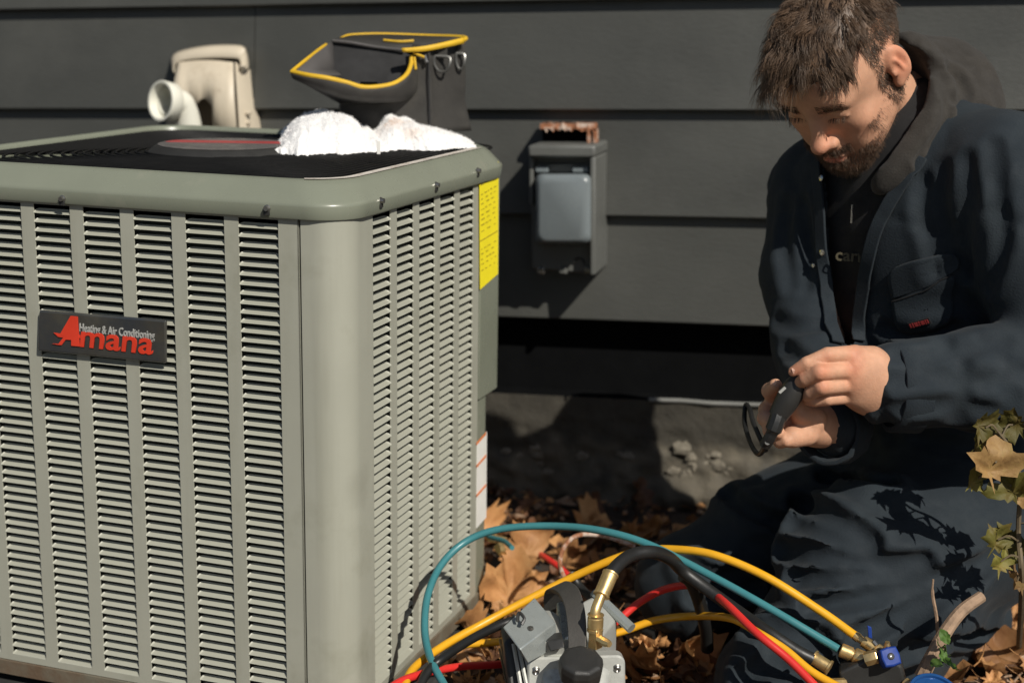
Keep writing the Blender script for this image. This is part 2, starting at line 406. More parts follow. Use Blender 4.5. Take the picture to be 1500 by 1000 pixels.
# ------------------------------------------------------------------ house wall
def wall():
    root = thing('house_wall', WO + WH * 0.3, 'charcoal painted lap siding house wall above a rough stone foundation', 'wall')
    L0, L1 = -2.6, 2.4
    xr = 900
    butt = 0.025
    # heights of the lower board edges (on the wall plane, proud by the butt), followed back to p = 0
    def base_z(px, py, q):
        P = wpt(px, py, q); p = (P - WO) @ WH
        return P[2] - p * WD[2] / np.linalg.norm(WD[:2]), p
    slope = WD[2] / np.linalg.norm(WD[:2])
    edges = [base_z(700, 161.6, butt)[0], base_z(892, 317, butt)[0], base_z(950, 472.5, butt)[0]]
    step = (edges[0] - edges[2]) / 2
    zs = [edges[2] + step * i for i in range(0, 14)]
    zs[1] = edges[1]
    seam_p = (wpt(377, 90) - WO) @ WH
    def W(p, q, z): return WO + WH * p + WN * q + np.array([0, 0, z + p * slope])
    for i, z in enumerate(zs):
        zt = zs[i + 1] + 0.02 if i + 1 < len(zs) else z + step
        cuts = [L0, L1]
        if i == 2: cuts = [L0, seam_p - 0.0009, seam_p + 0.0009, L1]
        elif i % 2: cuts = [L0, seam_p - 1.1, seam_p - 1.098, L1]
        for a, b in [(cuts[k], cuts[k + 1]) for k in range(0, len(cuts), 2)]:
            m = MB()
            rings = []
            for k in range(25):
                p = a + (b - a) * k / 24
                wv = 0.0012 * noise.noise((p * 2.1, i * 3.3, 0))
                rings.append([W(p, 0.0, z), W(p, butt - 0.003 + wv, z + wv), W(p, butt + wv, z + 0.003 + wv), W(p, 0.012 + wv * 0.6, z + (zt - z) * 0.5), W(p, 0.002, zt), W(p, -0.012, zt), W(p, -0.012, z)])
            m.loft(rings, True, True)
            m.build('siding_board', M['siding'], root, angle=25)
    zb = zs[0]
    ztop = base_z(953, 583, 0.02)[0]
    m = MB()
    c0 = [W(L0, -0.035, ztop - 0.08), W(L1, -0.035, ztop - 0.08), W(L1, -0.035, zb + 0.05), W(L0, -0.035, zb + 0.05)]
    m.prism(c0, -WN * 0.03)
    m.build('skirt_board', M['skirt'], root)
    # rough foundation face with a broken ledge
    m = MB()
    nx, nz = 420, 40
    vs, fs = [], []
    for j in range(nz + 1):
        for i in range(nx + 1):
            p = -2.6 + 5.0 * i / nx
            z = ztop - 0.004 - (ztop + 0.1) * j / nz
            q = 0.022
            h = 1 - j / nz
            rub = max(0, 1 - max(0, (z - 0.02)) / 0.16)
            q += rub * (0.02 * noise.noise((p * 16, z * 24, 0)) + 0.012 * noise.noise((p * 45, z * 50, 5))) + 0.03 * max(0, 1 - max(0, z) / 0.1) + 0.0015 * noise.noise((p * 30, z * 30, 9))
            vs.append(W(p, q, z - 0))
    W1 = nx + 1
    fs = [(j * W1 + i, j * W1 + i + 1, (j + 1) * W1 + i + 1, (j + 1) * W1 + i) for j in range(nz) for i in range(nx)]
    m.add(vs, fs)
    fo = m.build('foundation', M['foundation'], root, fix=False, angle=60)
    ca = fo.data.color_attributes.new('tint', 'FLOAT_COLOR', 'POINT')
    for k, P in enumerate(vs):
        # paint lost near the ground: bare pale rubble there, in ragged patches
        h = P[2] / 0.16 + 0.55 * noise.noise((P[0] * 9, P[2] * 14, 2)) + 0.35 * noise.noise((P[0] * 30, P[2] * 40, 7))
        k_ = max(0.0, min(1.0, (0.75 - h) / 0.25))
        c = 1 + 1.5 * k_ * (0.7 + 0.6 * noise.noise((P[0] * 50, P[2] * 60, 4)))
        ca.data[k].color = (c, c * (1 - .03 * k_), c * (1 - .06 * k_), 1)
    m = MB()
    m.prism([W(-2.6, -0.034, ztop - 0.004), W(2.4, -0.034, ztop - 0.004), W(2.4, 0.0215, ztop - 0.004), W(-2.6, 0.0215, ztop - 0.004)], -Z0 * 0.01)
    m.build('ledge', M['skirt'], root)  # ledge coloured near-black too, to carry the overhang's shade
    m = MB()
    p0 = (wpt(951, 584, 0.024) - WO) @ WH; p1 = (wpt(1135, 595, 0.024) - WO) @ WH
    m.tube([W(p0 + (p1 - p0) * k / 8, 0.024 + .0015 * math.sin(k * 2.1), ztop - 0.002 + .001 * math.sin(k)) for k in range(9)], 0.0042, 7)
    m.build('ledge_strip', M['strip'], root)
    # rubble stones half sunk in the mortar low on the foundation
    for k in range(70):
        rnd = random.Random(k + 50)
        px = rnd.uniform(705, 1075); py = rnd.uniform(655, 722)
        if k < 22: px = rnd.uniform(700, 790); py = rnd.uniform(655, 710)
        if 22 <= k < 30: px = rnd.uniform(1010, 1065); py = rnd.uniform(680, 712)
        P = wpt(px, py, 0.024)
        rr = rnd.uniform(0.004, 0.011) if k % 6 else rnd.uniform(.010, .016)
        m = MB()
        rings = []
        for a in range(5):
            th = math.pi * (a + 0.5) / 5
            ring = []
            for b in range(8):
                ph = 2 * math.pi * b / 8
                d = np.array([math.sin(th) * math.cos(ph), math.sin(th) * math.sin(ph), math.cos(th)])
                rad = rr * (1 + 0.6 * noise.noise(tuple(d * 2.0 + k * 3.1)))
                ring.append(P + WH * d[0] * rad * 1.3 + WN * d[1] * rad * 0.7 + np.array([0, 0, d[2] * rad * 0.85]))
            rings.append(ring)
        m.loft(rings, True, True)
        m.build('stone', M['stone'], root, angle=25)
    return zs, W
WALLZ, Wp = wall()

# ------------------------------------------------------------------ air conditioner
ACYAW = 0.3352870
UA = np.array([-math.cos(ACYAW), math.sin(ACYAW), 0]); VA = np.array([math.sin(ACYAW), math.cos(ACYAW), 0])
ACC = np.array([-0.20369616, 1.78972544, 0.0])
ZT = -0.2588054 + CAM_H                          # top of the first louver row
S0, T0, PC, SW = 0.08876, 0.08217, 0.075, 0.0553
SIZE = 0.683
NROW = 53
RP = 0.62645 / (NROW - 1)
def A(s, t, z): return ACC + UA * s + VA * t + np.array([0, 0, z])
Z1 = np.array([0, 0, 1.0])
def AST(P):
    d = np.asarray(P) - ACC
    return d @ UA, d @ VA, d[2]
def arc_pts(cx, cy, r_, a0, a1, n):
    return [(cx + r_ * math.cos(R(a0 + (a1 - a0) * k / n)), cy + r_ * math.sin(R(a0 + (a1 - a0) * k / n))) for k in range(n + 1)]
def rsq2(off, rad, n=10):
    """outline round the cabinet in (s, t), grown by off; the rear right corner is cut off by a chamfer"""
    lo, hi = -off, SIZE + off
    r_ = rad
    out = arc_pts(lo + r_, lo + r_, r_, 180, 270, n) + arc_pts(hi - r_, lo + r_, r_, 270, 360, n) + arc_pts(hi - r_, hi - r_, r_, 0, 90, n)
    # chamfer from (lo + CH_S, hi) to (lo, CH_T)
    q = max(0.008, rad * 0.55)
    P1 = np.array([lo + CH_S, hi]); P2 = np.array([lo, CH_T + off * 0.6])
    d = (P2 - P1) / np.linalg.norm(P2 - P1)
    def fillet(P, d0, d1, m):
        a = q; A0, A1 = P - d0 * a, P + d1 * a
        return [tuple((1 - t) ** 2 * A0 + 2 * t * (1 - t) * P + t * t * A1) for t in np.linspace(0, 1, m)]
    m1 = (n + 1) // 2
    out += fillet(P1, np.array([-1., 0]), d, m1) + fillet(P2, d, np.array([0, -1.]), n + 1 - m1)
    return out
CH_S, CH_T = 0.095, 0.545
def rsq(off, rad, z, n=10):
    return [A(s, t, z) for s, t in rsq2(off, rad, n)]
def louver_mesh(name, w, h=RP):
    """one louver pressed inwards: flush along its bottom edge, curving back into the cabinet to a free top edge; x across, y out, z up"""
    op = 0.53 * h
    vs = []
    xs = [0, 0.012, 0.035, 0.065, 0.11, 0.5, 0.89, 0.935, 0.965, 0.988, 1.0]
    prof = [(0.0, 1.0), (0.3, 0.86), (0.55, 0.6), (0.78, 0.28), (0.93, 0.05), (1.0, 0.0)]
    for x in xs:
        e = min(1, min(x, 1 - x) * w / 0.0058)
        e = (1 - (1 - e) ** 2) ** 0.5
        top = op + (1 - e) * (h - op) * 0.55
        for a, dd in prof:
            vs.append((x * w, -0.0078 * dd * e, -top - a * (h - top)))
    # end walls closing the pressed ends beside the opening
    m = len(prof)
    fs = [(i * m + k, (i + 1) * m + k, (i + 1) * m + k + 1, i * m + k + 1) for i in range(len(xs) - 1) for k in range(m - 1)]
    # a rounded lip hanging from the row above
    n0 = len(vs)
    for x in (0.0, 1.0):
        vs += [(x * w, 0.0, 0.0), (x * w, -0.0018, -0.0006), (x * w, -0.0018, 0.0004)]
    fs += [(n0, n0 + 3, n0 + 4, n0 + 1), (n0 + 1, n0 + 4, n0 + 5, n0 + 2)]
    me = bpy.data.meshes.new(name)
    me.from_pydata(vs, [], fs)
    me.materials.append(M['panel'])
    me.shade_smooth()
    return me, vs, fs
SMUDGE = tuple(at(500, 708, 1.845))
M['corner'] = smudged_panel()
def air_conditioner():
    root = thing('air_conditioner', A(SIZE / 2, SIZE / 2, 0), 'grey green louvered outdoor air conditioner cabinet with black top grille and red badge', 'air conditioner')
    ztop, zbot = ZT + 0.012, ZT - 0.648
    rows_top = ZT
    ncol_f, ncol_r = 7, 5
    # ---- front panel: strips between the louver columns (s from seam to far left)
    seam = 0.0615
    m = MB()
    th = 0.0015
    def flat_f(s0_, s1_, z0_, z1_, t=0.0):
        m.prism([A(s0_, t, z0_), A(s1_, t, z0_), A(s1_, t, z1_), A(s0_, t, z1_)], VA * th)
    zl = rows_top - NROW * RP
    edges = [seam]
    for k in range(ncol_f): edges += [S0 + k * PC, S0 + k * PC + SW]
    edges.append(SIZE - 0.05)
    for k in range(0, len(edges), 2): flat_f(edges[k], edges[k + 1], zl, rows_top)
    flat_f(edges[0], edges[-1], rows_top, ztop)
    flat_f(edges[0], edges[-1], zbot, zl)
    # return flange beside the seam
    m.prism([A(seam, 0.0, zbot), A(seam, 0.02, zbot), A(seam, 0.02, ztop), A(seam, 0.0, ztop)], UA * 0.0015)
    fp = m.build('front_panel', M['corner'], root, smooth=False)
    # ---- side panel wrapping the near corner
    m = MB()
    rc = 0.042
    pts = [(seam - 0.003, -0.0015)]
    for k in range(13):
        a = R(270 - 90 * k / 12)
        pts.append((rc + rc * math.cos(a) if True else 0, rc + rc * math.sin(a)))
    pts = [(seam - 0.003, 0.0)] + [(rc + rc * math.cos(R(270 - 90 * k / 12)), rc + rc * math.sin(R(270 - 90 * k / 12))) for k in range(13)] + [(0.0, T0)]
    rings = [[A(s, t, z) for s, t in pts] for z in (zbot, zl, rows_top, ztop)]
    m.loft(rings, closed=False)
    m.prism([A(seam - 0.003, 0.0004, zbot), A(seam - 0.003, 0.02, zbot), A(seam - 0.003, 0.02, ztop), A(seam - 0.003, 0.0004, ztop)], -UA * 0.0012)
    tpan = 0.4625
    def flat_r(t0_, t1_, z0_, z1_):
        m.prism([A(0, t0_, z0_), A(0, t1_, z0_), A(0, t1_, z1_), A(0, t0_, z1_)], UA * th)
    edges = []
    for k in range(ncol_r): edges += [T0 + k * PC, T0 + k * PC + SW]
    edges = edges[1:] + [tpan]
    for k in range(0, len(edges), 2): flat_r(edges[k], edges[k + 1], zl, rows_top)
    flat_r(T0, tpan, rows_top, ztop)
    flat_r(T0, tpan, zbot, zl)
    spn = m.build('side_panel', M['corner'], root, angle=40)
    # ---- louvers, the 300 largest one by one, the others in one part
    me, lv, lf = louver_mesh('louver', SW)
    Mx = Matrix((tuple(UA) + (0,), tuple(-VA) + (0,), (0, 0, 1, 0), (0, 0, 0, 1))).transposed().to_3x3().to_4x4()
    Mx = Matrix(((UA[0], -VA[0], 0, 0), (UA[1], -VA[1], 0, 0), (0, 0, 1, 0), (0, 0, 0, 1)))
    cnt = 0
    rest = MB()
    for k in range(ncol_f):
        for r_ in range(NROW):
            org = A(S0 + k * PC, -0.0002, rows_top - r_ * RP)
            if cnt < 300:
                o = bpy.data.objects.new('louver', me); COL.objects.link(o)
                o.parent = root; o.matrix_parent_inverse = Matrix.Translation(-Vector(root.location))
                o.matrix_basis = Matrix.Translation(tuple(org)) @ Mx
                cnt += 1
            else:
                rest.add([org + UA * x - VA * y + Z1 * z for x, y, z in lv], lf)
    for k in range(ncol_r):
        for r_ in range(NROW):
            org = A(-0.0002, T0 + k * PC, rows_top - r_ * RP)
            rest.add([org + VA * x - UA * y + Z1 * z for x, y, z in lv], lf)
    lb = rest.build('louver_bank', M['panel'], root, fix=False)
    lb['kind'] = 'stuff'
    # ---- dark coil behind the louvers, solid core
    m = MB()
    i0, i1 = 0.028, SIZE - 0.028
    m.prism([A(i0, i0, zbot), A(i1, i0, zbot), A(i1, i1, zbot), A(0.15, i1, zbot), A(i0, 0.53, zbot)], Z1 * (ztop - zbot - 0.03))
    m.build('coil', M['coil'], root, smooth=False)
    # far sides (left and back) closed with plain sheet
    m = MB()
    m.prism([A(SIZE, 0.05, zbot), A(SIZE, SIZE - 0.05, zbot), A(SIZE, SIZE - 0.05, ztop), A(SIZE, 0.05, ztop)], -UA * th)
    m.prism([A(0.1, SIZE, zbot), A(SIZE - 0.05, SIZE, zbot), A(SIZE - 0.05, SIZE, ztop), A(0.1, SIZE, ztop)], -VA * th)
    for (cx, cy, a0) in ((SIZE - 0.05, 0.05, 270), (SIZE - 0.05, SIZE - 0.05, 0)):
        pp = [(cx + 0.05 * math.cos(R(a0 + 90 * k / 8)), cy + 0.05 * math.sin(R(a0 + 90 * k / 8))) for k in range(9)]
        m.loft([[A(s, t, z) for s, t in pp] for z in (zbot, ztop)], closed=False)
    m.build('rear_panel', M['panel'], root, angle=40)
    # ---- control cover on the far right corner: upper wide piece, lower narrow piece
    zstep = onplane(727, 568, ACC, UA)[2]
    m = MB()
    tc = 0.548
    def corner(t1, rr, off, z0, z1):
        P1 = np.array([-off, t1]); P2 = np.array([0.10, SIZE - 0.002 + off])
        d = (P2 - P1) / np.linalg.norm(P2 - P1)
        bz = [tuple((1 - t) ** 2 * (P1 - np.array([0, rr])) + 2 * t * (1 - t) * P1 + t * t * (P1 + d * rr)) for t in np.linspace(0, 1, 7)]
        pts = [(-off, tpan + 0.003)] + bz + [tuple(P2), (P2[0], SIZE - 0.03), (0.06, tpan + 0.003)]
        m.loft([[A(s, t, z) for s, t in pts] for z in (z0, z1)], True, True)
    corner(tc + 0.004, 0.012, 0.0015, zstep, ztop)
    corner(0.507, 0.008, -0.002, zbot, zstep - 0.002)
    m.build('control_cover', M['lid'], root, angle=40, bevel=0.0015)
    # ---- base pan
    m = MB()
    m.loft([rsq(-0.004, 0.055, zbot - 0.024), rsq(0.0015, 0.06, zbot - 0.022), rsq(0.0015, 0.06, zbot - 0.002), rsq(-0.006, 0.055, zbot + 0.0005)], True, True)
    m.build('base_pan', M['pan'], root, angle=40)
    for s, t in ((0.1, 0.1), (0.58, 0.1), (0.1, 0.58), (0.58, 0.58)):
        m = MB(); m.lathe(A(s, t, -0.02), Z1, [(0, 0.03), (zbot, 0.028)], 10); m.build('foot', M['black_rubber'], root)
    # ---- lid
    m = MB()
    zb = ZT + 0.003
    prof = [(0.002, 0.062, zb + 0.003), (0.0058, 0.068, zb), (0.0070, 0.070, zb + 0.0025), (0.0088, 0.072, zb + 0.0155), (0.0082, 0.072, zb + 0.0190), (0.0058, 0.073, zb + 0.0215), (-0.008, 0.078, zb + 0.0385), (-0.014, 0.078, zb + 0.0435), (-0.0205, 0.076, zb + 0.0462), (-0.0255, 0.072, zb + 0.0455), (-0.028, 0.07, zb + 0.0425), (-0.029, 0.07, zb + 0.012)]
    m.loft([rsq(o, r_ - 0.013, z) for o, r_, z in prof], True, False)
    lid = m.build('lid', M['lid'], root, angle=75)
    # worn bright inner edge on the near corner and right side
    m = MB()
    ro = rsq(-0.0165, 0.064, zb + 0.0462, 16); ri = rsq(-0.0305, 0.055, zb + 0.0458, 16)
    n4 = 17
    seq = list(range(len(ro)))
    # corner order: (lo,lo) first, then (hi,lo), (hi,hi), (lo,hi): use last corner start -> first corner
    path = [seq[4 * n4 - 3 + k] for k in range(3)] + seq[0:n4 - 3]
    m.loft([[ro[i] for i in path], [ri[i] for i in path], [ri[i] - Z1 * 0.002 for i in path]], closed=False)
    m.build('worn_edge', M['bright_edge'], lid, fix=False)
    # ---- top grille: black pan, rounded wires, spokes
    m = MB()
    m.loft([rsq(-0.03, 0.07, zb + 0.012)], True) if False else None
    pl = rsq(-0.0295, 0.07, zb + 0.014)
    m.add(pl, [tuple(range(len(pl)))])
    zc = zb + 0.0375
    cx = cy = SIZE / 2
    half = SIZE / 2 - 0.03
    for q in range(30):
        f = half * (1 - q / 30.0)
        rr = 0.07 + (f * 0.6) * (q / 30.0)
        rr = min(rr, f * 0.98)
        out = []
        for sx, sy, a0 in ((-1, -1, 180), (1, -1, 270), (1, 1, 0), (-1, 1, 90)):
            for k in range(7):
                a = R(a0 + 15 * k)
                out.append(A(cx + sx * (f - rr) + rr * math.cos(a), cy + sy * (f - rr) + rr * math.sin(a), zc + 0.004 * math.sin(min(1, q / 8) * 1.57)))
        out.append(out[0])
        m.tube(out, 0.0019, 5, caps=False)
    for k in range(8):
        a = 2 * math.pi * (k + 0.5) / 8
        e = 1 / max(abs(math.cos(a)), abs(math.sin(a)))
        e = min(e, 1.28)
        m.tube([A(cx + 0.1 * math.cos(a), cy + 0.1 * math.sin(a), zc + 0.001), A(cx + half * e * math.cos(a), cy + half * e * math.sin(a), zc - 0.004)], 0.0022, 5)
    m.build('top_grille', M['grille'], root, angle=60)
    # little metal beads added as glints of the wire ends round the grille rim
    for q in range(16):
        f_ = (q + .5) / 16
        for s_, t_ in ((0.06 + f_ * (SIZE - .12), 0.0305), (0.0305, 0.06 + f_ * .46)):
            if random.Random(q * 7 + int(t_ * 100)).random() < .35: continue
            mm_ = MB(); mm_.lathe(A(s_, t_, zb + .0395), Z1, [(0, .0018), (.003, .0017), (.0042, .0008)], 6)
            mm_.build('glint_bead', M['screw'], root)
    # hub cap with its round label
    zh = zc + 0.014
    hs, ht, _ = AST(onz(327, 211, zh))
    hub = MB()
    hub.lathe(A(hs, ht, zc - 0.012), Z1, [(0, 0.118), (0.012, 0.114), (0.018, 0.106), (zh - zc + 0.010, 0.099), (zh - zc + 0.0115, 0.096)], 40)
    hb = hub.build('hub_cap', M['black_plastic'], root, angle=50)
    def disc(r_, lo, hi, z, m):      # slice of a disc between two chords, measured across the view
        cs = []
        n = 20
        for k in range(n + 1):
            y = lo + (hi - lo) * k / n
            cs.append((math.sqrt(max(0, r_ * r_ - y * y)), y))
        pts = [(x, y) for x, y in cs] + [(-x, y) for x, y in cs[::-1] if x > 1e-4]
        m.prism([A(hs, ht, z) + np.array([x, y, 0]) for x, y in pts], Z1 * 0.0006)
    m = MB(); disc(0.094, -0.094, 0.094, zh, m)
    lb = m.build('hub_label', mat('hub label grey', (0.12, 0.112, 0.108), 0.4, var=0.25, vscale=40), hb, smooth=False)
    m = MB(); disc(0.088, 0.012, 0.042, zh + 0.0007, m)
    m.build('label_band', mat('hub label red', (0.40, 0.05, 0.05), 0.4), lb if False else hb, smooth=False)
    # ---- screws with black clips under the lid
    for (x, y, pl) in ((92, 291, 'F'), (392, 305, 'F'), (557, 294, 'R'), (638, 271, 'R'), (699, 250, 'R')):
        n_, axd, P0 = (VA, -VA, ACC - VA * 0.0078) if pl == 'F' else (UA, -UA, ACC - UA * 0.0078)
        P = onplane(x, y, P0, n_)
        m = MB(); m.lathe(P, axd, [(0, 0.0046), (0.0015, 0.0046), (0.002, 0.0036), (0.0055, 0.0032)], 8)
        sc = m.build('screw', M['screw'], root)
        m = MB(); tang = UA if pl == 'F' else VA
        m.box(P - Z1 * 0.004 + axd * 0.001 + tang * 0.001, tang * 0.0042, axd * 0.0012, Z1 * 0.005)
        m.build('clip', M['black_plastic'], sc, bevel=0.0008)
    # ---- badge
    def fpt(x, y, out=0.0): return onplane(x, y, ACC - VA * out, VA)
    m = MB()
    cs = [fpt(58, 513, 0.003), fpt(246, 531, 0.003), fpt(246, 468, 0.003), fpt(60, 453, 0.003)]
    m.prism(cs, -VA * 0.005)
    bd = m.build('badge', M['plate'], root, bevel=0.0025, seg=3)
    zo = 0.0085
    ex = fpt(224, 519, zo) - fpt(82, 503, zo)
    wtxt = np.linalg.norm(ex)
    me2 = text_mesh('mana', 0.05, shear=0.12, offset=0.0009, extrude=0.0008, spacing=1.02)
    place_text('lettering', me2, M['red_letter'], bd, fpt(170, 502, zo), ex, Z1)
    o = bd.children[-1]
    xs = [v.co @ Vector(tuple(ex / wtxt)) for v in me2.vertices]
    sc_ = (np.linalg.norm(fpt(224, 515, zo) - fpt(117, 503, zo))) / (max(xs) - min(xs))
    c0 = Vector(tuple(fpt(170, 502, zo)))
    for v in me2.vertices:
        d = v.co - c0; v.co = c0 + Vector((d.x * sc_, d.y * sc_, d.z * sc_ * 0.82))
    # big slanted A with a swash
    def poly(pts): return [fpt(x, y, zo) for x, y in pts]
    m = MB()
    m.prism(poly([(77, 503), (86, 503.5), (95, 492), (88, 490), (104, 462.5), (114, 463.5), (117, 507), (105, 506), (105, 497.5), (97, 497), (91, 505), (88, 505)]), -VA * 0.0012)
    m.prism(poly([(79, 487), (92, 489), (118, 490.5), (118, 495), (92, 494), (86, 493)]), -VA * 0.0010)
    m.build('lettering', M['red_letter'], bd, smooth=False)
    me3 = text_mesh('Heating & Air Conditioning', 0.0165, shear=0.05, offset=0.0003, extrude=0.0005)
    xs = [v.co.x for v in me3.vertices]; wdt = np.linalg.norm(fpt(226, 493, zo) - fpt(116, 482, zo)); s_ = wdt / (max(xs) - min(xs))
    for v in me3.vertices: v.co = Vector((v.co.x * s_, v.co.y * s_ * 1.5, v.co.z))
    place_text('lettering', me3, M['grey_letter'], bd, fpt(171, 487, zo), ex, Z1)
    # ---- stickers on the control cover
    def rpt(x, y, out=0.0022): return onplane(x, y, ACC - UA * out, UA)
    m = MB(); m.prism([rpt(703, 424), rpt(729, 401), rpt(730, 237), rpt(702, 252)], -UA * 0.0006)
    ys = m.build('yellow_sticker', M['yellow_sticker'], root, smooth=False)
    m = MB()
    def ink(x0, x1, ya, h, sl=-0.55):
        m.prism([rpt(x0, ya, 0.0031), rpt(x1, ya + (x1 - x0) * sl, 0.0031), rpt(x1, ya + (x1 - x0) * sl - h, 0.0031), rpt(x0, ya - h, 0.0031)], -UA * 0.0002)
    rnd = random.Random(3)
    for kk in range(5):
        x = 704.5 + kk * 4.9
        ink(x, x + 4.4, 272 - (x - 704) * 0.55, 9.5)
    ink(703.5, 729, 354, 1.2, -0.6)
    for yy in (286, 293, 300, 308, 316, 323, 331, 340, 366, 373, 381, 388, 397):
        x = 705
        while x < 725:
            w_ = rnd.uniform(1.5, 5); ink(x, min(x + w_, 727), yy - (x - 705) * 0.6, rnd.uniform(.7, 1.8)); x += w_ + rnd.uniform(1, 5)
    m.build('sticker_print', M['sticker_ink'], ys, smooth=False)['kind'] = 'stuff'
    m = MB(); m.prism([rpt(697.5, 773, 0.0), rpt(711.5, 757, 0.0), rpt(712.5, 632, 0.0), rpt(698.5, 648, 0.0)], -UA * 0.001)
    ws = m.build('white_sticker', M['white_sticker'], root, smooth=False)
    m = MB()
    for yy in (651, 684, 727):
        m.prism([rpt(698, yy + 1, 0.0014), rpt(712, yy - 15, 0.0014), rpt(712, yy - 19, 0.0014), rpt(698, yy - 3, 0.0014)], -UA * 0.0003)
    m.build('sticker_print', M['orange_ink'], ws, smooth=False)['kind'] = 'stuff'
    # ---- service valve low at the right rear
    m = MB()
    P = at(716, 786, 2.33)
    m.lathe(P, np.array([1, -0.3, -0.1]), [(0, 0.008), (0.012, 0.008), (0.013, 0.006), (0.03, 0.006)], 8)
    m.lathe(at(731, 800, 2.3), np.array([0.3, -0.8, -0.3]), [(0, 0.009), (0.012, 0.009), (0.016, 0.007), (0.02, 0.007)], 6)
    m.build('service_valve', M['brass'], root)
    return root
air_conditioner()
def pad():
    m = MB()
    m.prism([A(-0.03, -0.03, -0.03), A(SIZE + 0.03, -0.03, -0.03), A(SIZE + 0.03, SIZE + 0.03, -0.03), A(-0.03, SIZE + 0.03, -0.03)], Z1 * 0.036)
    o = m.build('equipment_pad', M['pad'], bevel=0.004)
    tag(o, 'low dark pad under the grey green air conditioner cabinet', 'pad')
pad()
# ------------------------------------------------------------------ towel on the lid
ZLID = ZT + 0.003 + 0.0467
def towel():
    base = onz(560, 218, ZLID)
    nx, ny = 150, 80
    vs, fs, tint = [], [], []
    zb = ZLID - 0.004
    # footprint corners on the lid plane (photo pixels), then heaps
    c00, c10, c11, c01 = onz(402, 229, zb), onz(697, 217, zb), onz(660, 197, zb), onz(415, 193, zb)
    def sg(x, p=4): return math.exp(-abs(x) ** p)
    def height(u, v):
        h = 0.037 * sg((u - 0.25) / 0.215, 3.2) * sg((v - 0.45) / 0.50, 3)
        rt = max(0.0, min(1.0, (u - 0.50) / 0.09)) if u < 0.60 else max(0.0, 1 - (u - 0.60) / 0.42)
        h = max(h, 0.031 * (rt * rt * (3 - 2 * rt) * .5 + rt * .5) * sg((v - 0.5) / 0.46, 3))
        h -= 0.010 * math.exp(-(((u - 0.47 + 0.08 * v) / 0.025) ** 2))
        h += 0.005 * noise.noise((u * 7, v * 3, 0)) + 0.003 * noise.noise((u * 18, v * 8, 2)) + 0.003 * abs(noise.noise((u * 24 + v * 7, v * 6 - u * 4, 7)))
        return h
    P = {}
    for j in range(ny + 1):
        for i in range(nx + 1):
            u, v = i / nx, j / ny
            # ragged outline
            uu = u + 0.02 * noise.noise((v * 7, 3.1, u * 3)) + 0.012 * noise.noise((v * 25, u * 20, 9))
            vv = v + 0.12 * noise.noise((u * 7, 1.7, 0)) + 0.03 * noise.noise((u * 40, 4, 0))
            p = (c00 * (1 - uu) + c10 * uu) * (1 - vv) + (c01 * (1 - uu) + c11 * uu) * vv
            e = min(u * 9, (1 - u) * 9, v * 6, (1 - v) * 6, 1)
            e = e * (2 - e)
            h = max(0.0, height(u, v)) * e + 0.004 * e + 0.005
            fz = 0.0012 * noise.noise(tuple(p * 300)) + 0.0014 * noise.noise(tuple(p * 160))
            p = p + Z1 * (h + fz)
            if e < 0.02: p = p - Z1 * 0.004
            vs.append(p)
            st = math.exp(-(((u - 0.60) / 0.07) ** 2 + ((v - 0.30) / 0.09) ** 2)) * (0.6 + 0.9 * noise.noise((u * 40, v * 30, 1)))
            st2 = math.exp(-(((u - 0.68) / 0.05) ** 2 + ((v - 0.12) / 0.05) ** 2)) * 0.5
            k = max(0, min(1, st + st2))
            tint.append((1 - 0.25 * k, 1 - 0.46 * k, 1 - 0.6 * k, 1))
    W1 = nx + 1
    fs = [(j * W1 + i, j * W1 + i + 1, (j + 1) * W1 + i + 1, (j + 1) * W1 + i) for j in range(ny) for i in range(nx)]
    root = thing('towel', base, 'crumpled white terry rag with a brown stain on the air conditioner lid', 'towel')
    m = MB(); m.add(vs, fs)
    o = m.build('cloth', M['towel'], root, fix=False, angle=180)
    ca = o.data.color_attributes.new('tint', 'FLOAT_COLOR', 'POINT')
    for k, c in enumerate(tint): ca.data[k].color = c
    # terry loops standing off the pile
    rnd = random.Random(5)
    vs2, fs2, t2 = [], [], []
    V = np.array(vs)
    for q in range(6000):
        i, j = rnd.randrange(1, nx), rnd.randrange(1, ny)
        k = j * W1 + i
        n = np.cross(V[k + 1] - V[k - 1], V[k + W1] - V[k - W1]); n /= np.linalg.norm(n) + 1e-9
        if n[2] < 0: n = -n
        p = V[k] + (V[k + 1] - V[k]) * rnd.random() + (V[k + W1] - V[k]) * rnd.random()
        d = n + np.array([rnd.gauss(0, .6), rnd.gauss(0, .6), rnd.gauss(0, .5)]); d /= np.linalg.norm(d)
        s = np.cross(d, [rnd.gauss(0, 1), rnd.gauss(0, 1), rnd.gauss(0, 1)]); s /= np.linalg.norm(s) + 1e-9
        L = rnd.uniform(0.002, 0.004)
        b = len(vs2)
        vs2 += [p - s * .0006, p + s * .0006, p + d * L + s * 0.0003]
        fs2.append((b, b + 1, b + 2)); t2 += [tint[k]] * 3
    m = MB(); m.add(vs2, fs2)
    o = m.build('terry_loops', M['towel'], root, fix=False)
    o['kind'] = 'stuff'
    ca = o.data.color_attributes.new('tint', 'FLOAT_COLOR', 'POINT')
    for k, c in enumerate(t2): ca.data[k].color = c
    # care tag
    m = MB(); a = onz(556, 217, ZLID + 0.016)
    m.box(a + np.array([0, -0.015, 0.002]), np.array([0.0025, 0, 0]), np.array([0, 0.0006, 0]), Z1 * 0.009)
    m.build('care_tag', M['white_sticker'], root, bevel=0.0004)
towel()

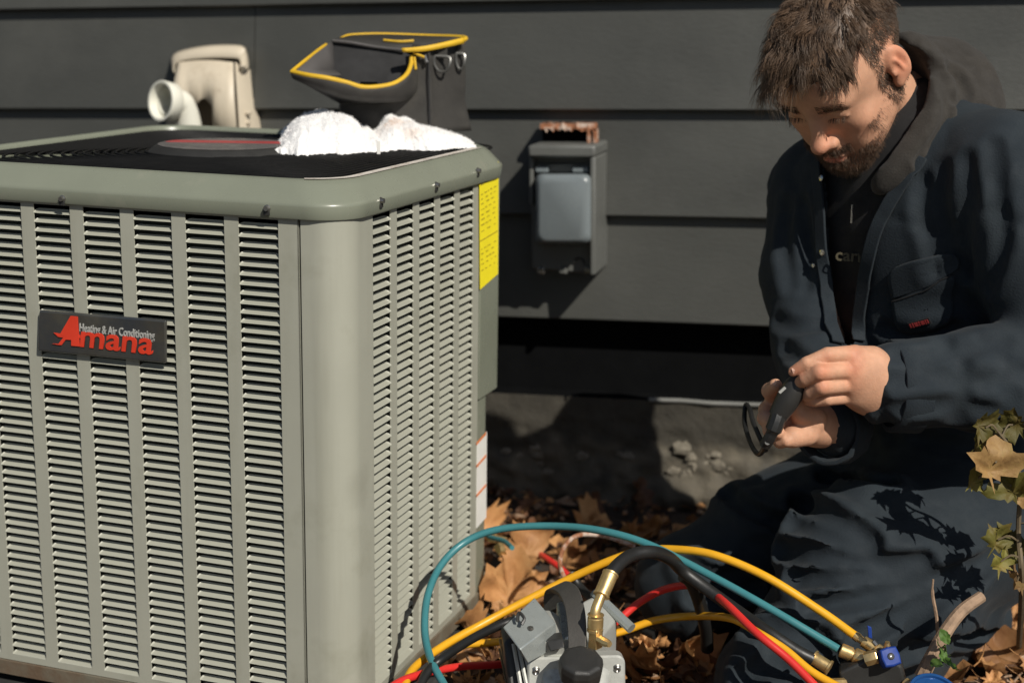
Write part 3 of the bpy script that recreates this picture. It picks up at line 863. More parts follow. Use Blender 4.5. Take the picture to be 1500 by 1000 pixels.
# ------------------------------------------------------------------ tool bag
def tool_bag():
    zb = ZLID
    fl = onz(500, 194, zb); D0 = fl[1]
    root = thing('tool_bag', at(600, 193, 2.44), 'open black canvas tool bag with yellow zip piping on the air conditioner lid', 'tool bag')
    # body: lofted rounded box, corners given front-left, side seam, right
    def ring(y, xl, xs_, xr, Df, Dr, Db, bulge=0.0):
        pts = [at(xl, y, Df), at(xs_ - 6, y + 1, Df - 0.012), at(xs_ + 6, y, Df - 0.004), at(xr - 3, y - 2, Dr), at(xr, y - 3, Dr + 0.015), at(xr - 20, y - 3, Db), at(xl + 15, y - 3, Db), at(xl, y - 1, Df + 0.02)]
        return catmull(pts + [pts[0]], 5)[:-1]
    rings = []
    for y, xl, xs_, xr in ((194, 498, 628, 688), (186, 498, 628, 687), (165, 498, 628, 682), (150, 499, 627, 679), (120, 502, 626, 679), (90, 508, 626, 679), (64, 512, 626, 679)):
        rings.append(ring(y, xl, xs_, xr, 2.42, 2.46, 2.53))
    m = MB(); m.loft(rings, True, False)
    # fabric unevenness
    m.v = [tuple(np.array(p) + WN * 0.004 * noise.noise(tuple(np.array(p) * 22)) + np.array([1, 0, 0]) * 0.003 * noise.noise(tuple(np.array(p) * 30 + 5))) for p in m.v]
    hole = [(488, 52), (592, 52), (607, 86), (604, 118), (575, 134), (530, 138), (498, 132), (484, 100)]
    def inpoly(X, Y):
        r_ = False
        for i in range(len(hole)):
            x1, y1 = hole[i]; x2, y2 = hole[(i + 1) % len(hole)]
            if (y1 > Y) != (y2 > Y) and X < (x2 - x1) * (Y - y1) / (y2 - y1) + x1: r_ = not r_
        return r_
    keep = []
    for f in m.f:
        c_ = np.mean([m.v[i] for i in f], 0)
        if not (c_[1] < 2.475 and inpoly(*proj(c_))): keep.append(f)
    m.f = keep; m.mi = [0] * len(keep)
    body = m.build('body', M['bag'], root, angle=70)
    sol = body.modifiers.new('s', 'SOLIDIFY'); sol.thickness = 0.003
    m = MB(); m.add(ring(120, 504, 626, 677, 2.425, 2.462, 2.527), [tuple(range(40))])
    m.build('lining', M['bag_lining'], root, fix=False)
    # slack front pocket: lip line (pixels) with a belly below
    lip = [(427, 105, 2.34), (450, 110, 2.325), (480, 114.5, 2.32), (508, 121, 2.33), (530, 127.5, 2.335), (555, 127, 2.345), (578, 122, 2.36), (595, 110, 2.38), (602, 95, 2.40), (603, 82, 2.41)]
    lipP = catmull([at(*q) for q in lip], 5)
    belly = [(440, 116, 2.36), (458, 126, 2.352), (482, 136, 2.352), (506, 143, 2.358), (532, 146, 2.362), (556, 147, 2.37), (580, 146, 2.38), (600, 142, 2.395), (612, 130, 2.41), (612, 100, 2.415)]
    bellP = catmull([at(*q) for q in belly], 5)
    mid = [(a + b) / 2 + WN * 0.012 - Z1 * 0.004 for a, b in zip(lipP, bellP)]
    rootl = [at(498 + 116 * k / (len(lipP) - 1), 150 - 2 * (k / (len(lipP) - 1)) ** 2, 2.425) for k in range(len(lipP))]
    m = MB(); m.loft([lipP, mid, bellP, rootl], closed=False)
    pk = m.build('front_pocket', M['bag'], root, angle=80, sub=1, fix=False)
    sol = pk.modifiers.new('s', 'SOLIDIFY'); sol.thickness = 0.003
    # grey gusset on the tip and the dark mouth behind
    g0 = [at(427, 105, 2.342), at(474, 70, 2.43), at(486, 60, 2.455), at(489, 103, 2.43), at(500, 112, 2.40), at(470, 112, 2.35)]
    m = MB(); m.add(g0, [(0, 1, 2, 3), (0, 3, 4, 5)])
    gs = m.build('gusset', M['bag_grey'], root, fix=False); sol = gs.modifiers.new('s', 'SOLIDIFY'); sol.thickness = 0.002
    mouth = [at(487, 60, 2.456), at(530, 65, 2.45), at(590, 75, 2.44), at(606, 84, 2.43), at(604, 115, 2.435), at(560, 128, 2.43), at(505, 124, 2.43), at(489, 104, 2.435)]
    m = MB(); m.add(mouth, [tuple(range(8))])
    m.build('pocket_lining', M['bag_lining'], root, fix=False)
    m = MB(); m.tube(catmull([at(488, 60, 2.45), at(515, 63, 2.445), at(550, 69, 2.44), at(592, 74, 2.43)], 5), 0.0028, 7)
    m.build('zipper', M['bag_grey'], root)
    # yellow piping
    m = MB(); m.tube(lipP, 0.0036, 8); m.build('piping', M['yellow_trim'], root)
    m = MB(); m.tube(catmull([at(427, 105, 2.34), at(448, 88, 2.38), at(470, 71, 2.43), at(478, 66, 2.45)], 5), 0.0028, 8); m.build('piping', M['yellow_trim'], root)
    m = MB(); m.tube(catmull([at(500, 57, 2.49), at(515, 52.5, 2.52), at(560, 51, 2.535), at(620, 53, 2.535), at(678, 55, 2.50), at(679, 60, 2.48)], 6), 0.0034, 8); m.build('piping', M['yellow_trim'], root)
    a = catmull([at(588, 71, 2.40), at(620, 68, 2.405), at(650, 62, 2.42), at(678, 55, 2.445)], 6); b = catmull([at(590, 77, 2.40), at(622, 75.5, 2.405), at(652, 70, 2.42), at(678, 64, 2.445)], 6)
    m = MB(); m.loft([a, b], closed=False); pp = m.build('piping', M['yellow_trim'], root, fix=False); sol = pp.modifiers.new('s', 'SOLIDIFY'); sol.thickness = 0.004
    # raised top flap between the two zip lines
    a = catmull([at(500, 57, 2.49), at(515, 53, 2.52), at(560, 51.5, 2.535), at(620, 53.5, 2.535), at(677, 56, 2.50)], 5); b = catmull([at(488, 60, 2.45), at(515, 63, 2.445), at(550, 69, 2.44), at(590, 72, 2.44), at(660, 60, 2.49)], 5)
    m = MB(); m.loft([a, b], closed=False); fl = m.build('top_flap', M['bag'], root, fix=False); sol = fl.modifiers.new('s', 'SOLIDIFY'); sol.thickness = 0.002
    m = MB(); m.tube(catmull([at(562, 59, 2.47), at(585, 61, 2.465), at(606, 60, 2.47)], 5), 0.0022, 6); m.build('piping', M['yellow_trim'], root)
    # zip pulls and D rings
    m = MB(); m.tube([at(606, 78, 2.405), at(622, 84, 2.40)], 0.0022, 6); m.tube([at(607, 84, 2.404), at(609, 102, 2.40)], 0.0022, 6)
    zp = m.build('zip_pull', M['yellow_trim'], root); zp['kind'] = 'stuff'
    m = MB(); m.tube([at(622, 82, 2.402), at(625, 92, 2.40)], 0.003, 6); m.build('pull_tab', M['screw'], root)
    for cx, cy, D in ((647, 92, 2.425), (674, 88, 2.455)):
        w = 11 if cx < 660 else 6
        loop = [at(cx - w, cy - 10, D - 0.004), at(cx + w, cy - 8, D - 0.004), at(cx + w, cy + 4, D - 0.008), at(cx + w * .5, cy + 12, D - 0.008), at(cx - w * .4, cy + 12, D - 0.008), at(cx - w, cy + 2, D - 0.006)]
        m = MB(); m.tube(catmull(loop + [loop[0]], 4), 0.0022, 7); m.build('ring', M['ring'], root)
        m = MB(); m.box(at(cx, cy - 15, D - 0.002), np.array([0.009 * w / 11, 0, 0]), np.array([0, 0.0025, 0]), Z1 * 0.009); m.build('ring_strap', M['bag'], root, bevel=0.001)
    m = MB(); m.tube(catmull([at(628, 78, 2.405), at(628, 110, 2.403), at(629, 150, 2.403), at(630, 190, 2.405)], 4), 0.0016, 6); m.build('seam', M['bag_lining'], root)
tool_bag()

# ------------------------------------------------------------------ things on the wall
def pvc_elbow():
    root = thing('pipe_elbow', wpt(285, 190, 0.05), 'white plastic pipe elbow with an open round mouth beside the beige vent hood', 'pipe')
    n_in = np.array([-0.62, -0.74, 0.12]); n_in /= np.linalg.norm(n_in)
    c = wpt(236, 148, 0.19)
    pts = [c, c - n_in * 0.02, c - n_in * 0.04]
    end = wpt(280, 215, 0.12); mid = wpt(272, 165, 0.14)
    path = catmull([c - n_in * 0.012, c - n_in * 0.04, wpt(268, 158, 0.145), wpt(276, 185, 0.135), wpt(279, 225, 0.13), wpt(280, 245, 0.12)], 8)
    m = MB(); m.tube(path, 0.0255, 24, caps=False); m.build('bend', M['pvc'], root, angle=60)
    m = MB()
    n1 = np.cross(n_in, Z1); n1 /= np.linalg.norm(n1); n2 = np.cross(n1, n_in)
    prof = [(-0.034, 0.0255), (-0.026, 0.036), (0.0, 0.039), (0.002, 0.038), (0.002, 0.034), (-0.001, 0.033), (-0.03, 0.026), (-0.05, 0.0240)]
    m.loft([[c + n_in * a + r_ * (math.cos(2 * math.pi * k / 32) * n1 + math.sin(2 * math.pi * k / 32) * n2) for k in range(32)] for a, r_ in prof], True, False)
    m.build('mouth', M['pvc'], root, angle=50, fix=False)
    m = MB(); m.tube([wpt(280, 243, 0.13), wpt(282, 247, -0.01)], 0.0255, 20); m.build('wall_stub', M['pvc'], root)
pvc_elbow()
def vent_hood():
    root = thing('vent_hood', wpt(315, 185, 0.0), 'beige plastic wall vent hood with a scalloped flap behind the white pipe', 'vent')
    q = 0.085
    # arched hood: front face outline, sides back to the wall
    front = [wpt(257, 106, q * .55), wpt(258, 92, q * .65), wpt(266, 82, q * .7), (wpt(300, 74, q * .72)), wpt(342, 72, q * .7), wpt(350, 76, q * .66), wpt(354, 92, q * .7), wpt(366, 192, q)]
    m = MB()
    # curved top lip
    top0 = [wpt(258, 78, 0.004), wpt(300, 68, 0.004), wpt(355, 69, 0.004), wpt(361, 80, 0.004)]
    def prof(t, k):
        pass
    a = catmull([wpt(253, 100, 0.004), wpt(256, 80, 0.004), wpt(300, 69, 0.004), wpt(350, 68, 0.004), wpt(361, 78, 0.004), wpt(365, 100, 0.004)], 5)
    b = catmull([wpt(254, 104, 0.05), wpt(257, 83, 0.05), wpt(300, 72, 0.05), wpt(350, 71, 0.05), wpt(358, 80, 0.05), wpt(361, 102, 0.05)], 5)
    c = catmull([wpt(256, 108, 0.062), wpt(261, 92, 0.064), wpt(300, 86, 0.066), wpt(343, 86, 0.064), wpt(351, 90, 0.062), wpt(354, 106, 0.06)], 5)
    m.loft([a, b, c], closed=False)
    o = m.build('hood', M['vent'], root, angle=60, fix=False); so = o.modifiers.new('s', 'SOLIDIFY'); so.thickness = 0.003
    # sloping front flap with a scooped out lower edge
    m = MB()
    up = [wpt(262 + (342 - 262) * k / 12, 92 - 3 * math.sin(k / 12 * 3.14), 0.062) for k in range(13)]
    xs = [242, 252, 262, 274, 281, 288, 294, 301, 307, 312, 313, 330, 348]
    ys = [196, 196, 196, 150, 150, 154, 146, 144, 150, 156, 196, 196, 196]
    lowr = [wpt(x, y, 0.062 + 0.03 * (y - 90) / 100) for x, y in zip(xs, ys)]
    m.loft([up, [(u_ + l_) / 2 + WN * 0.004 for u_, l_ in zip(up, lowr)], lowr], closed=False)
    o = m.build('flap', M['vent'], root, angle=60, fix=False); so = o.modifiers.new('s', 'SOLIDIFY'); so.thickness = 0.003
    # right cheek with two little hinge knobs
    m = MB()
    m.prism([wpt(343, 88, 0.06), wpt(354, 92, 0.05), wpt(370, 194, 0.05), wpt(350, 196, 0.09)], -WN * 0.045)
    m.build('cheek', M['vent'], root, bevel=0.003)
    for x, y in ((356, 97), (364, 166), (362, 180)):
        m = MB(); m.lathe(wpt(x - 3, y, 0.062), WH, [(0, 0.004), (0.010, 0.004)], 8); m.build('hinge_knob', M['vent'], root)
    m = MB(); m.prism([wpt(250, 88, 0.0), wpt(355, 80, 0.0), wpt(372, 200, 0.0), wpt(246, 200, 0.0)], WN * 0.006)
    m.build('back_plate', M['vent_in'], root, bevel=0.002)
    m = MB(); m.prism([wpt(262, 110, 0.03), wpt(345, 105, 0.03), wpt(352, 200, 0.03), wpt(256, 200, 0.03)], WN * 0.006)
    m.build('damper', M['vent_in'], root)
vent_hood()
def disconnect():
    q = 0.088
    root = thing('electrical_box', wpt(833, 400, 0.0), 'grey weatherproof electrical box with smoked cover on the dark siding wall', 'electrical box')
    QS = 1.36
    def F(x, y, qq=q): return wpt(x, y, qq * QS)
    m = MB()
    # case: front outline, extruded back to the wall; its right side shows
    f0 = [F(779, 394, 0.062), F(871, 402, 0.062), F(871, 216, 0.062), F(777, 216, 0.062)]
    m.prism(f0, -WN * QS * 0.062)
    m.build('case', M['box_grey'], root, bevel=0.004)
    m = MB(); m.prism([F(773, 231, 0.094), F(872, 231, 0.094), F(872, 213, 0.094), F(773, 213, 0.094)], -WN * QS * 0.094); m.build('cap', M['box_grey'], root, bevel=0.005)
    m = MB()
    m.prism([F(864, 404, 0.092), F(872, 403, 0.092), F(872, 230, 0.092), F(864, 230, 0.092)], -WN * QS * 0.092); m.build('side_flange', M['box_grey'], root, bevel=0.003)
    m = MB()
    m.prism([F(775, 300, 0.078), F(781, 300, 0.078), F(781, 230, 0.078), F(775, 230, 0.078)], -WN * QS * 0.02); m.build('side_flange', M['box_grey'], root, bevel=0.002)
    # hinge bar and tabs
    m = MB(); m.prism([F(783, 252, 0.070), F(864, 253, 0.070), F(864, 240, 0.070), F(783, 240, 0.070)], -WN * QS * 0.010); m.build('hinge_bar', M['box_grey'], root, bevel=0.002)
    for x0, x1 in ((784, 803), (838, 862)):
        m = MB(); m.prism([F(x0, 253, 0.079), F(x1, 253, 0.079), F(x1, 245, 0.079), F(x0, 245, 0.079)], -WN * QS * 0.018); m.build('hinge', M['cover_grey'], root, bevel=0.002)
    # bulging smoked cover
    def rr(x0, y0, x1, y1, r_, qq, n=5):
        out = []
        for cx, cy, a0 in ((x0 + r_, y0 + r_, 180), (x1 - r_, y0 + r_, 270), (x1 - r_, y1 - r_, 0), (x0 + r_, y1 - r_, 90)):
            for k in range(n + 1):
                a = R(a0 + 90 * k / n); out.append(F(cx + r_ * math.cos(a), cy + r_ * math.sin(a), qq))
        return out
    m = MB()
    m.loft([rr(784, 254, 866, 358, 9, 0.060), rr(785, 255, 866, 357, 10, 0.098), rr(787, 257, 864, 355, 11, 0.107), rr(792, 262, 858, 350, 11, 0.1105)], True, True)
    m.build('cover', M['cover_grey'], root, angle=55)
    # latch lugs and a dark knockout along the foot
    for x in (786, 818, 855):
        m = MB(); m.prism([F(x, 400, 0.068), F(x + 12, 402, 0.068), F(x + 11, 392, 0.068), F(x + 1, 391, 0.068)], -WN * QS * 0.012); m.build('latch_lug', M['screw'] if x != 818 else M['box_grey'], root, bevel=0.002)
    m = MB()
    ctr = F(848, 386, 0.064)
    m.tube([ctr + WH * 0.010 * math.cos(R(a)) + Z1 * 0.010 * math.sin(R(a)) for a in range(0, 190, 20)], 0.0016, 6)
    m.build('knockout_rim', M['black_plastic'], root)
    # rusted hub sitting on the box
    r2 = thing('rusted_hub', wpt(835, 212, 0.03), 'rusty flaking metal bracket on top of the grey electrical box', 'bracket')
    m = MB()
    rnd = random.Random(9)
    top = []
    for k in range(26):
        x = 791 + 84 * k / 25
        top.append((x, 186 + rnd.uniform(-3, 3)))
    m.loft([[F(x, y - 4.5, 0.012) for x, y in top], [F(x, y - 4, 0.05 + rnd.uniform(-.004, .004)) for x, y in top], [F(x, y + 5 + rnd.uniform(-2, 2), 0.052) for x, y in top], [F(x, y + 4, 0.012) for x, y in top]], True, True)
    m.build('flaking_edge', M['rust'], r2, angle=20)
    m = MB(); m.prism([F(795, 213, 0.02), F(862, 213, 0.02), F(862, 190, 0.02), F(795, 190, 0.02)], -WN * 0.02); m.build('back_plate', M['skirt'], r2)
    for x0, x1 in ((859.5, 864.5), (868.5, 874)):
        m = MB(); m.prism([F(x0, 214, 0.05), F(x1, 214, 0.05), F(x1, 190, 0.05), F(x0, 190, 0.05)], -WN * 0.02); m.build('upright', M['rust'], r2, bevel=0.001)
disconnect()

# ------------------------------------------------------------------ leaves
MAPLE = [(0, -1.0), (0.10, -0.50), (0.46, -0.62), (0.46, -0.40), (0.84, -0.36), (0.76, -0.14), (0.98, 0.14), (0.70, 0.22), (0.70, 0.44), (0.47, 0.36), (0.34, 0.48), (0.40, 0.70), (0.22, 0.68), (0.0, 1.0)]
MAPLE = MAPLE + [(-x, y) for x, y in MAPLE[::-1][1:-1]]
def leaf_mesh(name, m, size, seed, curl=0.5, oval=False, stem=True, crumple=1.0, deep=1.0):
    rnd = random.Random(seed)
    if oval:
        pts = [(0.55 * math.sin(math.pi * k / 9) ** 0.8 * (1 + rnd.uniform(-.12, .12)), -0.95 + 1.9 * k / 9) for k in range(10)]
        pts = pts + [(-x, y) for x, y in pts[::-1][1:-1]]
    else: pts = [(x * rnd.uniform(.8, 1.15), y * rnd.uniform(.85, 1.1)) for x, y in MAPLE]
    if deep != 1.0: pts = [(x * (1 if math.hypot(x, y + .25) > .72 else deep), (y + .25) * (1 if math.hypot(x, y + .25) > .72 else deep) - .25) for x, y in pts]
    n = len(pts)
    ax = rnd.uniform(0, 6.28)
    sd_ = seed * 1.7
    def bend(x, y):
        r2 = x * x + y * y
        u = x * math.cos(ax) + y * math.sin(ax)
        th = math.atan2(x, y + .25)
        z = curl * (0.34 * u * u + 0.26 * x * x) + crumple * (0.10 * math.sin(5 * th + seed) * min(1, r2 * 1.4) + 0.26 * noise.noise((x * 1.9, y * 1.9, sd_)) + 0.10 * noise.noise((x * 4.5, y * 4.5, sd_ + 9)) - .05 * math.exp(-(x / .06) ** 2))
        k = 1 - .16 * curl * r2
        return (x * k, y * k, z)
    V = [bend(0, -0.25)]
    FR = (0.28, 0.55, 0.8, 1.0)
    for f in FR: V += [bend(x * f, (y + .25) * f - .25) for x, y in pts]
    V = [(x * size, y * size, z * size) for x, y, z in V]
    F = [(0, 1 + k, 1 + (k + 1) % n) for k in range(n)]
    for i in range(len(FR) - 1):
        F += [(1 + i * n + k, 1 + (i + 1) * n + k, 1 + (i + 1) * n + (k + 1) % n, 1 + i * n + (k + 1) % n) for k in range(n)]
    if stem:
        b = len(V); x0, y0, z0 = V[1 + 3 * n]
        w = 0.02 * size
        for q in range(4):
            y = y0 - 0.16 * size * q; z = z0 + 0.05 * size * q * q
            V += [(x0 - w, y, z), (x0 + w, y, z), (x0, y, z + 1.6 * w)]
        for q in range(3):
            for k in range(3): F.append((b + q * 3 + k, b + q * 3 + (k + 1) % 3, b + q * 3 + 3 + (k + 1) % 3, b + q * 3 + 3 + k))
    me = bpy.data.meshes.new(name); me.from_pydata(V, [], F); me.materials.append(m); me.shade_smooth()
    return me
def leaf_at(me, P, rot, name='fallen_leaf', parent=None, scale=1.0):
    o = bpy.data.objects.new(name, me); COL.objects.link(o)
    o.location = tuple(P); o.rotation_euler = rot; o.scale = (scale,) * 3
    return o
LV = [leaf_mesh('dry_leaf', M['leaf'], 0.045, k, 0.8 + 0.5 * (k % 3), oval=(k % 3 == 1), crumple=1.3) for k in range(9)]
LD = [leaf_mesh('rotting_and_shaded_leaf', M['leaf_dark'], 0.04, 30 + k, 1.3, oval=(k % 2 == 0), crumple=1.5) for k in range(5)]
def leaves():
    rnd = random.Random(21)
    # the leaves one can point to: (px, py, lift, size, rotation, mesh, label)
    big = [(750, 858, .04, 1.75, (R(72), R(14), R(12)), 0, 'largest upright tan leaf leaning beside the air conditioner corner'),
           (765, 800, .055, 1.35, (R(78), R(-18), R(30)), 3, 'curled tan leaf standing above the largest tan leaf'),
           (676, 914, .02, 1.25, (R(30), R(10), R(120)), 2, 'orange brown leaf flat against the air conditioner base'),
           (775, 858, .02, .7, (R(60), R(20), R(-40)), 3, 'small red brown leaf right of the largest tan leaf'),
           (690, 958, .015, 1.2, (R(10), R(-8), R(40)), 4, 'pale tan leaf lying under the red hose in front'),
           (1452, 950, .03, 1.5, (R(48), R(-10), R(25)), 5, 'broad orange leaf at the lower right by the branch'),
           (1490, 890, .03, 1.3, (R(65), R(5), R(-20)), 6, 'tan leaf propped behind the orange leaf at the right'),
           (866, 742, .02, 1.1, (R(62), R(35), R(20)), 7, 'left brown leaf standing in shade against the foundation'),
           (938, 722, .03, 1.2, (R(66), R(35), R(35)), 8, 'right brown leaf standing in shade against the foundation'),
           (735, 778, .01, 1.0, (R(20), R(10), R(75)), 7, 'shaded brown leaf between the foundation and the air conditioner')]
    for x, y, lift, sc, rot, k, lab in big:
        P = onz(x, y, lift)
        if (P - WO) @ WN < 0.06: P = wpt(x, y, 0.06)
        me = LV[k] if k < 7 else LD[k - 5]  # leaves standing in shade get the darker leaf colour
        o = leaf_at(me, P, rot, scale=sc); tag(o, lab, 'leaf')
    n = 0
    for k in range(1600):
        if n >= 230: break
        x, y = rnd.uniform(560, 1530), rnd.uniform(760, 1020)
        P = onz(x, y, 0.012)
        if (P - WO) @ WN < 0.05: continue
        s, t, _ = AST(P)
        if -0.04 < s < 0.72 and -0.05 < t < 0.72: continue
        n += 1
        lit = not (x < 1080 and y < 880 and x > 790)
        me = rnd.choice(LV + LV + LD) if lit else rnd.choice(LD + LD + LV)  # mostly dark leaves in the shaded area, putting shade into their colour
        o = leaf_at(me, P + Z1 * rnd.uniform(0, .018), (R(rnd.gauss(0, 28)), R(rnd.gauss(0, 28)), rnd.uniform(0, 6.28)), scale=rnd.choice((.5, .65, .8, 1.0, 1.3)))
        tag(o, 'small dry brown leaf in the leaf litter on the ground', 'leaf', 'dry leaves scattered in the litter')
    # litter: crumbs and leaf fragments
    m = MB()
    for k in range(6400):
        x, y = rnd.uniform(-0.75, 1.35), rnd.uniform(1.35, 2.95)
        P = np.array([x, y, 0])
        if (P - WO) @ WN < 0.03: continue
        s, t, _ = AST(P)
        if -0.02 < s < 0.7 and -0.02 < t < 0.7: continue
        z = noise.noise((x * 5, y * 5, 0)) * 0.008 + 0.006 + rnd.uniform(0, .014)
        r_ = rnd.choice((.006, .009, .012, .016, .022)) * rnd.uniform(.7, 1.2)
        q = Matrix.Rotation(rnd.uniform(0, 6.28), 3, 'Z') @ Matrix.Rotation(rnd.gauss(0, .6), 3, 'X')
        nn = rnd.randint(4, 6)
        pts = [Vector((r_ * math.cos(6.28 * i / nn) * rnd.uniform(.5, 1.1), r_ * math.sin(6.28 * i / nn) * rnd.uniform(.4, 1.0), r_ * rnd.uniform(-.25, .35))) for i in range(nn)]
        m.add([np.array(q @ p_) + (x, y, z) for p_ in [Vector((0, 0, 0))] + pts], [(0, 1 + i, 1 + (i + 1) % nn) for i in range(nn)])
    o = m.build('leaf_litter', M['leaf'], fix=False, smooth=False)
    o.data.materials.append(M['leaf_dark']); o.data.materials.append(M['twig'])
    o.data.polygons.foreach_set('material_index', [(0, 1, 1, 0, 2)[(hash(i // 5) * 7919) % 5] for i in range(len(o.data.polygons))])
    tag(o, 'crumbled dry leaves and bark covering the soil', 'leaf litter', kind='stuff')
    m = MB()
    for k in range(60):
        x, y = rnd.uniform(560, 1500), rnd.uniform(800, 1010)
        P = onz(x, y, 0.014)
        s, t, _ = AST(P)
        if -0.04 < s < 0.72 and -0.05 < t < 0.72: continue
        a = rnd.uniform(0, 6.28); L = rnd.uniform(.02, .06)
        d = np.array([math.cos(a), math.sin(a), rnd.uniform(-.1, .3)])
        m.tube([P - d * L / 2, P + np.array([0, 0, .003]), P + d * L / 2], [.0016, .0014, .0008], 5)
    o = m.build('twig_litter', M['twig']); tag(o, 'thin dry twigs mixed into the leaf litter', 'twigs', kind='stuff')
leaves()

# branch, thin stalk, weed, sapling
def plants():
    m = MB()
    pts = [at(1350, 990, 1.74), at(1368, 955, 1.74), at(1385, 925, 1.745), at(1408, 895, 1.755), at(1438, 873, 1.77)]
    m.tube(catmull(pts, 6), [0.0095 - 0.0022 * k / 24 for k in range(25)], 9)
    o = m.build('branch', M['twig']); tag(o, 'bare curved pinkish branch rising from the leaves beside the blue gauge', 'branch')
    m = MB(); m.tube(catmull([at(1374, 950, 1.77), at(1372, 905, 1.77), at(1366, 870, 1.77), at(1367, 848, 1.77)], 5), [0.0022] * 12 + [0.0012] * 4, 6)
    o = m.build('dry_stalk', M['twig']); tag(o, 'thin dry stalk standing before the dark trouser leg', 'stalk')
    w = thing('weed', onz(1388, 968, 0), 'small green weed with round leaves beside the bare branch', 'weed')
    for k, (x, y) in enumerate(((1384, 932), (1381, 960), (1376, 945), (1392, 972), (1372, 972))):
        me = leaf_mesh('leaf', M['weed'], 0.012, 70 + k, .5, oval=True)
        o = leaf_at(me, at(x, y, 1.72 - .004 * k), (R(60), R(20 * k - 30), R(40 * k)), 'leaf'); put(o, w)
    st = MB(); st.tube([onz(1388, 975, 0), at(1384, 945, 1.72)], 0.0016, 5); st.build('stem', M['weed'], w)
    # sapling at the right edge
    root = thing('sapling', onz(1490, 930, 0), 'young maple sapling with turning yellow green leaves at the right edge', 'sapling')
    m = MB()
    D = 1.80
    main = catmull([onz(1492, 960, 0), at(1497, 860, D), at(1492, 780, D), at(1494, 700, D - .01), at(1478, 655, D - .02), at(1462, 632, D - .02)], 6)
    m.tube(main, [0.0045 - 0.0028 * k / 30 for k in range(31)], 7)
    st = m.build('stem', M['bark'], root)
    def twig(a, b):
        m = MB(); m.tube(catmull([a, (np.array(a) + b) / 2 + Z1 * .006, b], 4), 0.0013, 5); m.build('twig', M['bark'], root)
    specs = [  # px, py, dD, size, rot, mat
        (1444, 626, 0, .036, (R(80), R(100), R(10)), 'leaf_green'), (1483, 622, .01, .034, (R(75), R(-110), R(-5)), 'leaf_green'),
        (1432, 652, .02, .030, (R(70), R(80), R(25)), 'leaf_green'), (1458, 678, -.02, .052, (R(74), R(12), R(8)), 'leaf_tan'),
        (1480, 712, .0, .044, (R(80), R(-25), R(-20)), 'leaf_green'), (1428, 704, .0, .030, (R(65), R(60), R(15)), 'leaf_green'),
        (1462, 790, .02, .036, (R(80), R(30), R(10)), 'leaf_green'),
        (1466, 822, .0, .030, (R(85), R(15), R(30)), 'leaf_green'), (1494, 800, .02, .036, (R(70), R(-40), R(0)), 'leaf_green'),
        (1520, 720, .0, .04, (R(75), R(-30), R(0)), 'leaf_tan'), (1490, 850, .0, .034, (R(60), R(10), R(50)), 'leaf_tan'), (1530, 780, .0, .04, (R(75), R(60), R(0)), 'leaf_green')]
    for k, (x, y, dd, sz, rot, mm) in enumerate(specs):
        P = at(x, y, D - .02 + dd)
        o = leaf_at(leaf_mesh('leaf', M[mm], sz * .84, 90 + k, .6, stem=False, crumple=1.2, deep=.72), P, rot, 'leaf'); put(o, root)
        j = min(range(len(main)), key=lambda i: np.linalg.norm(main[i] - P))
        twig(main[j], P)
plants()

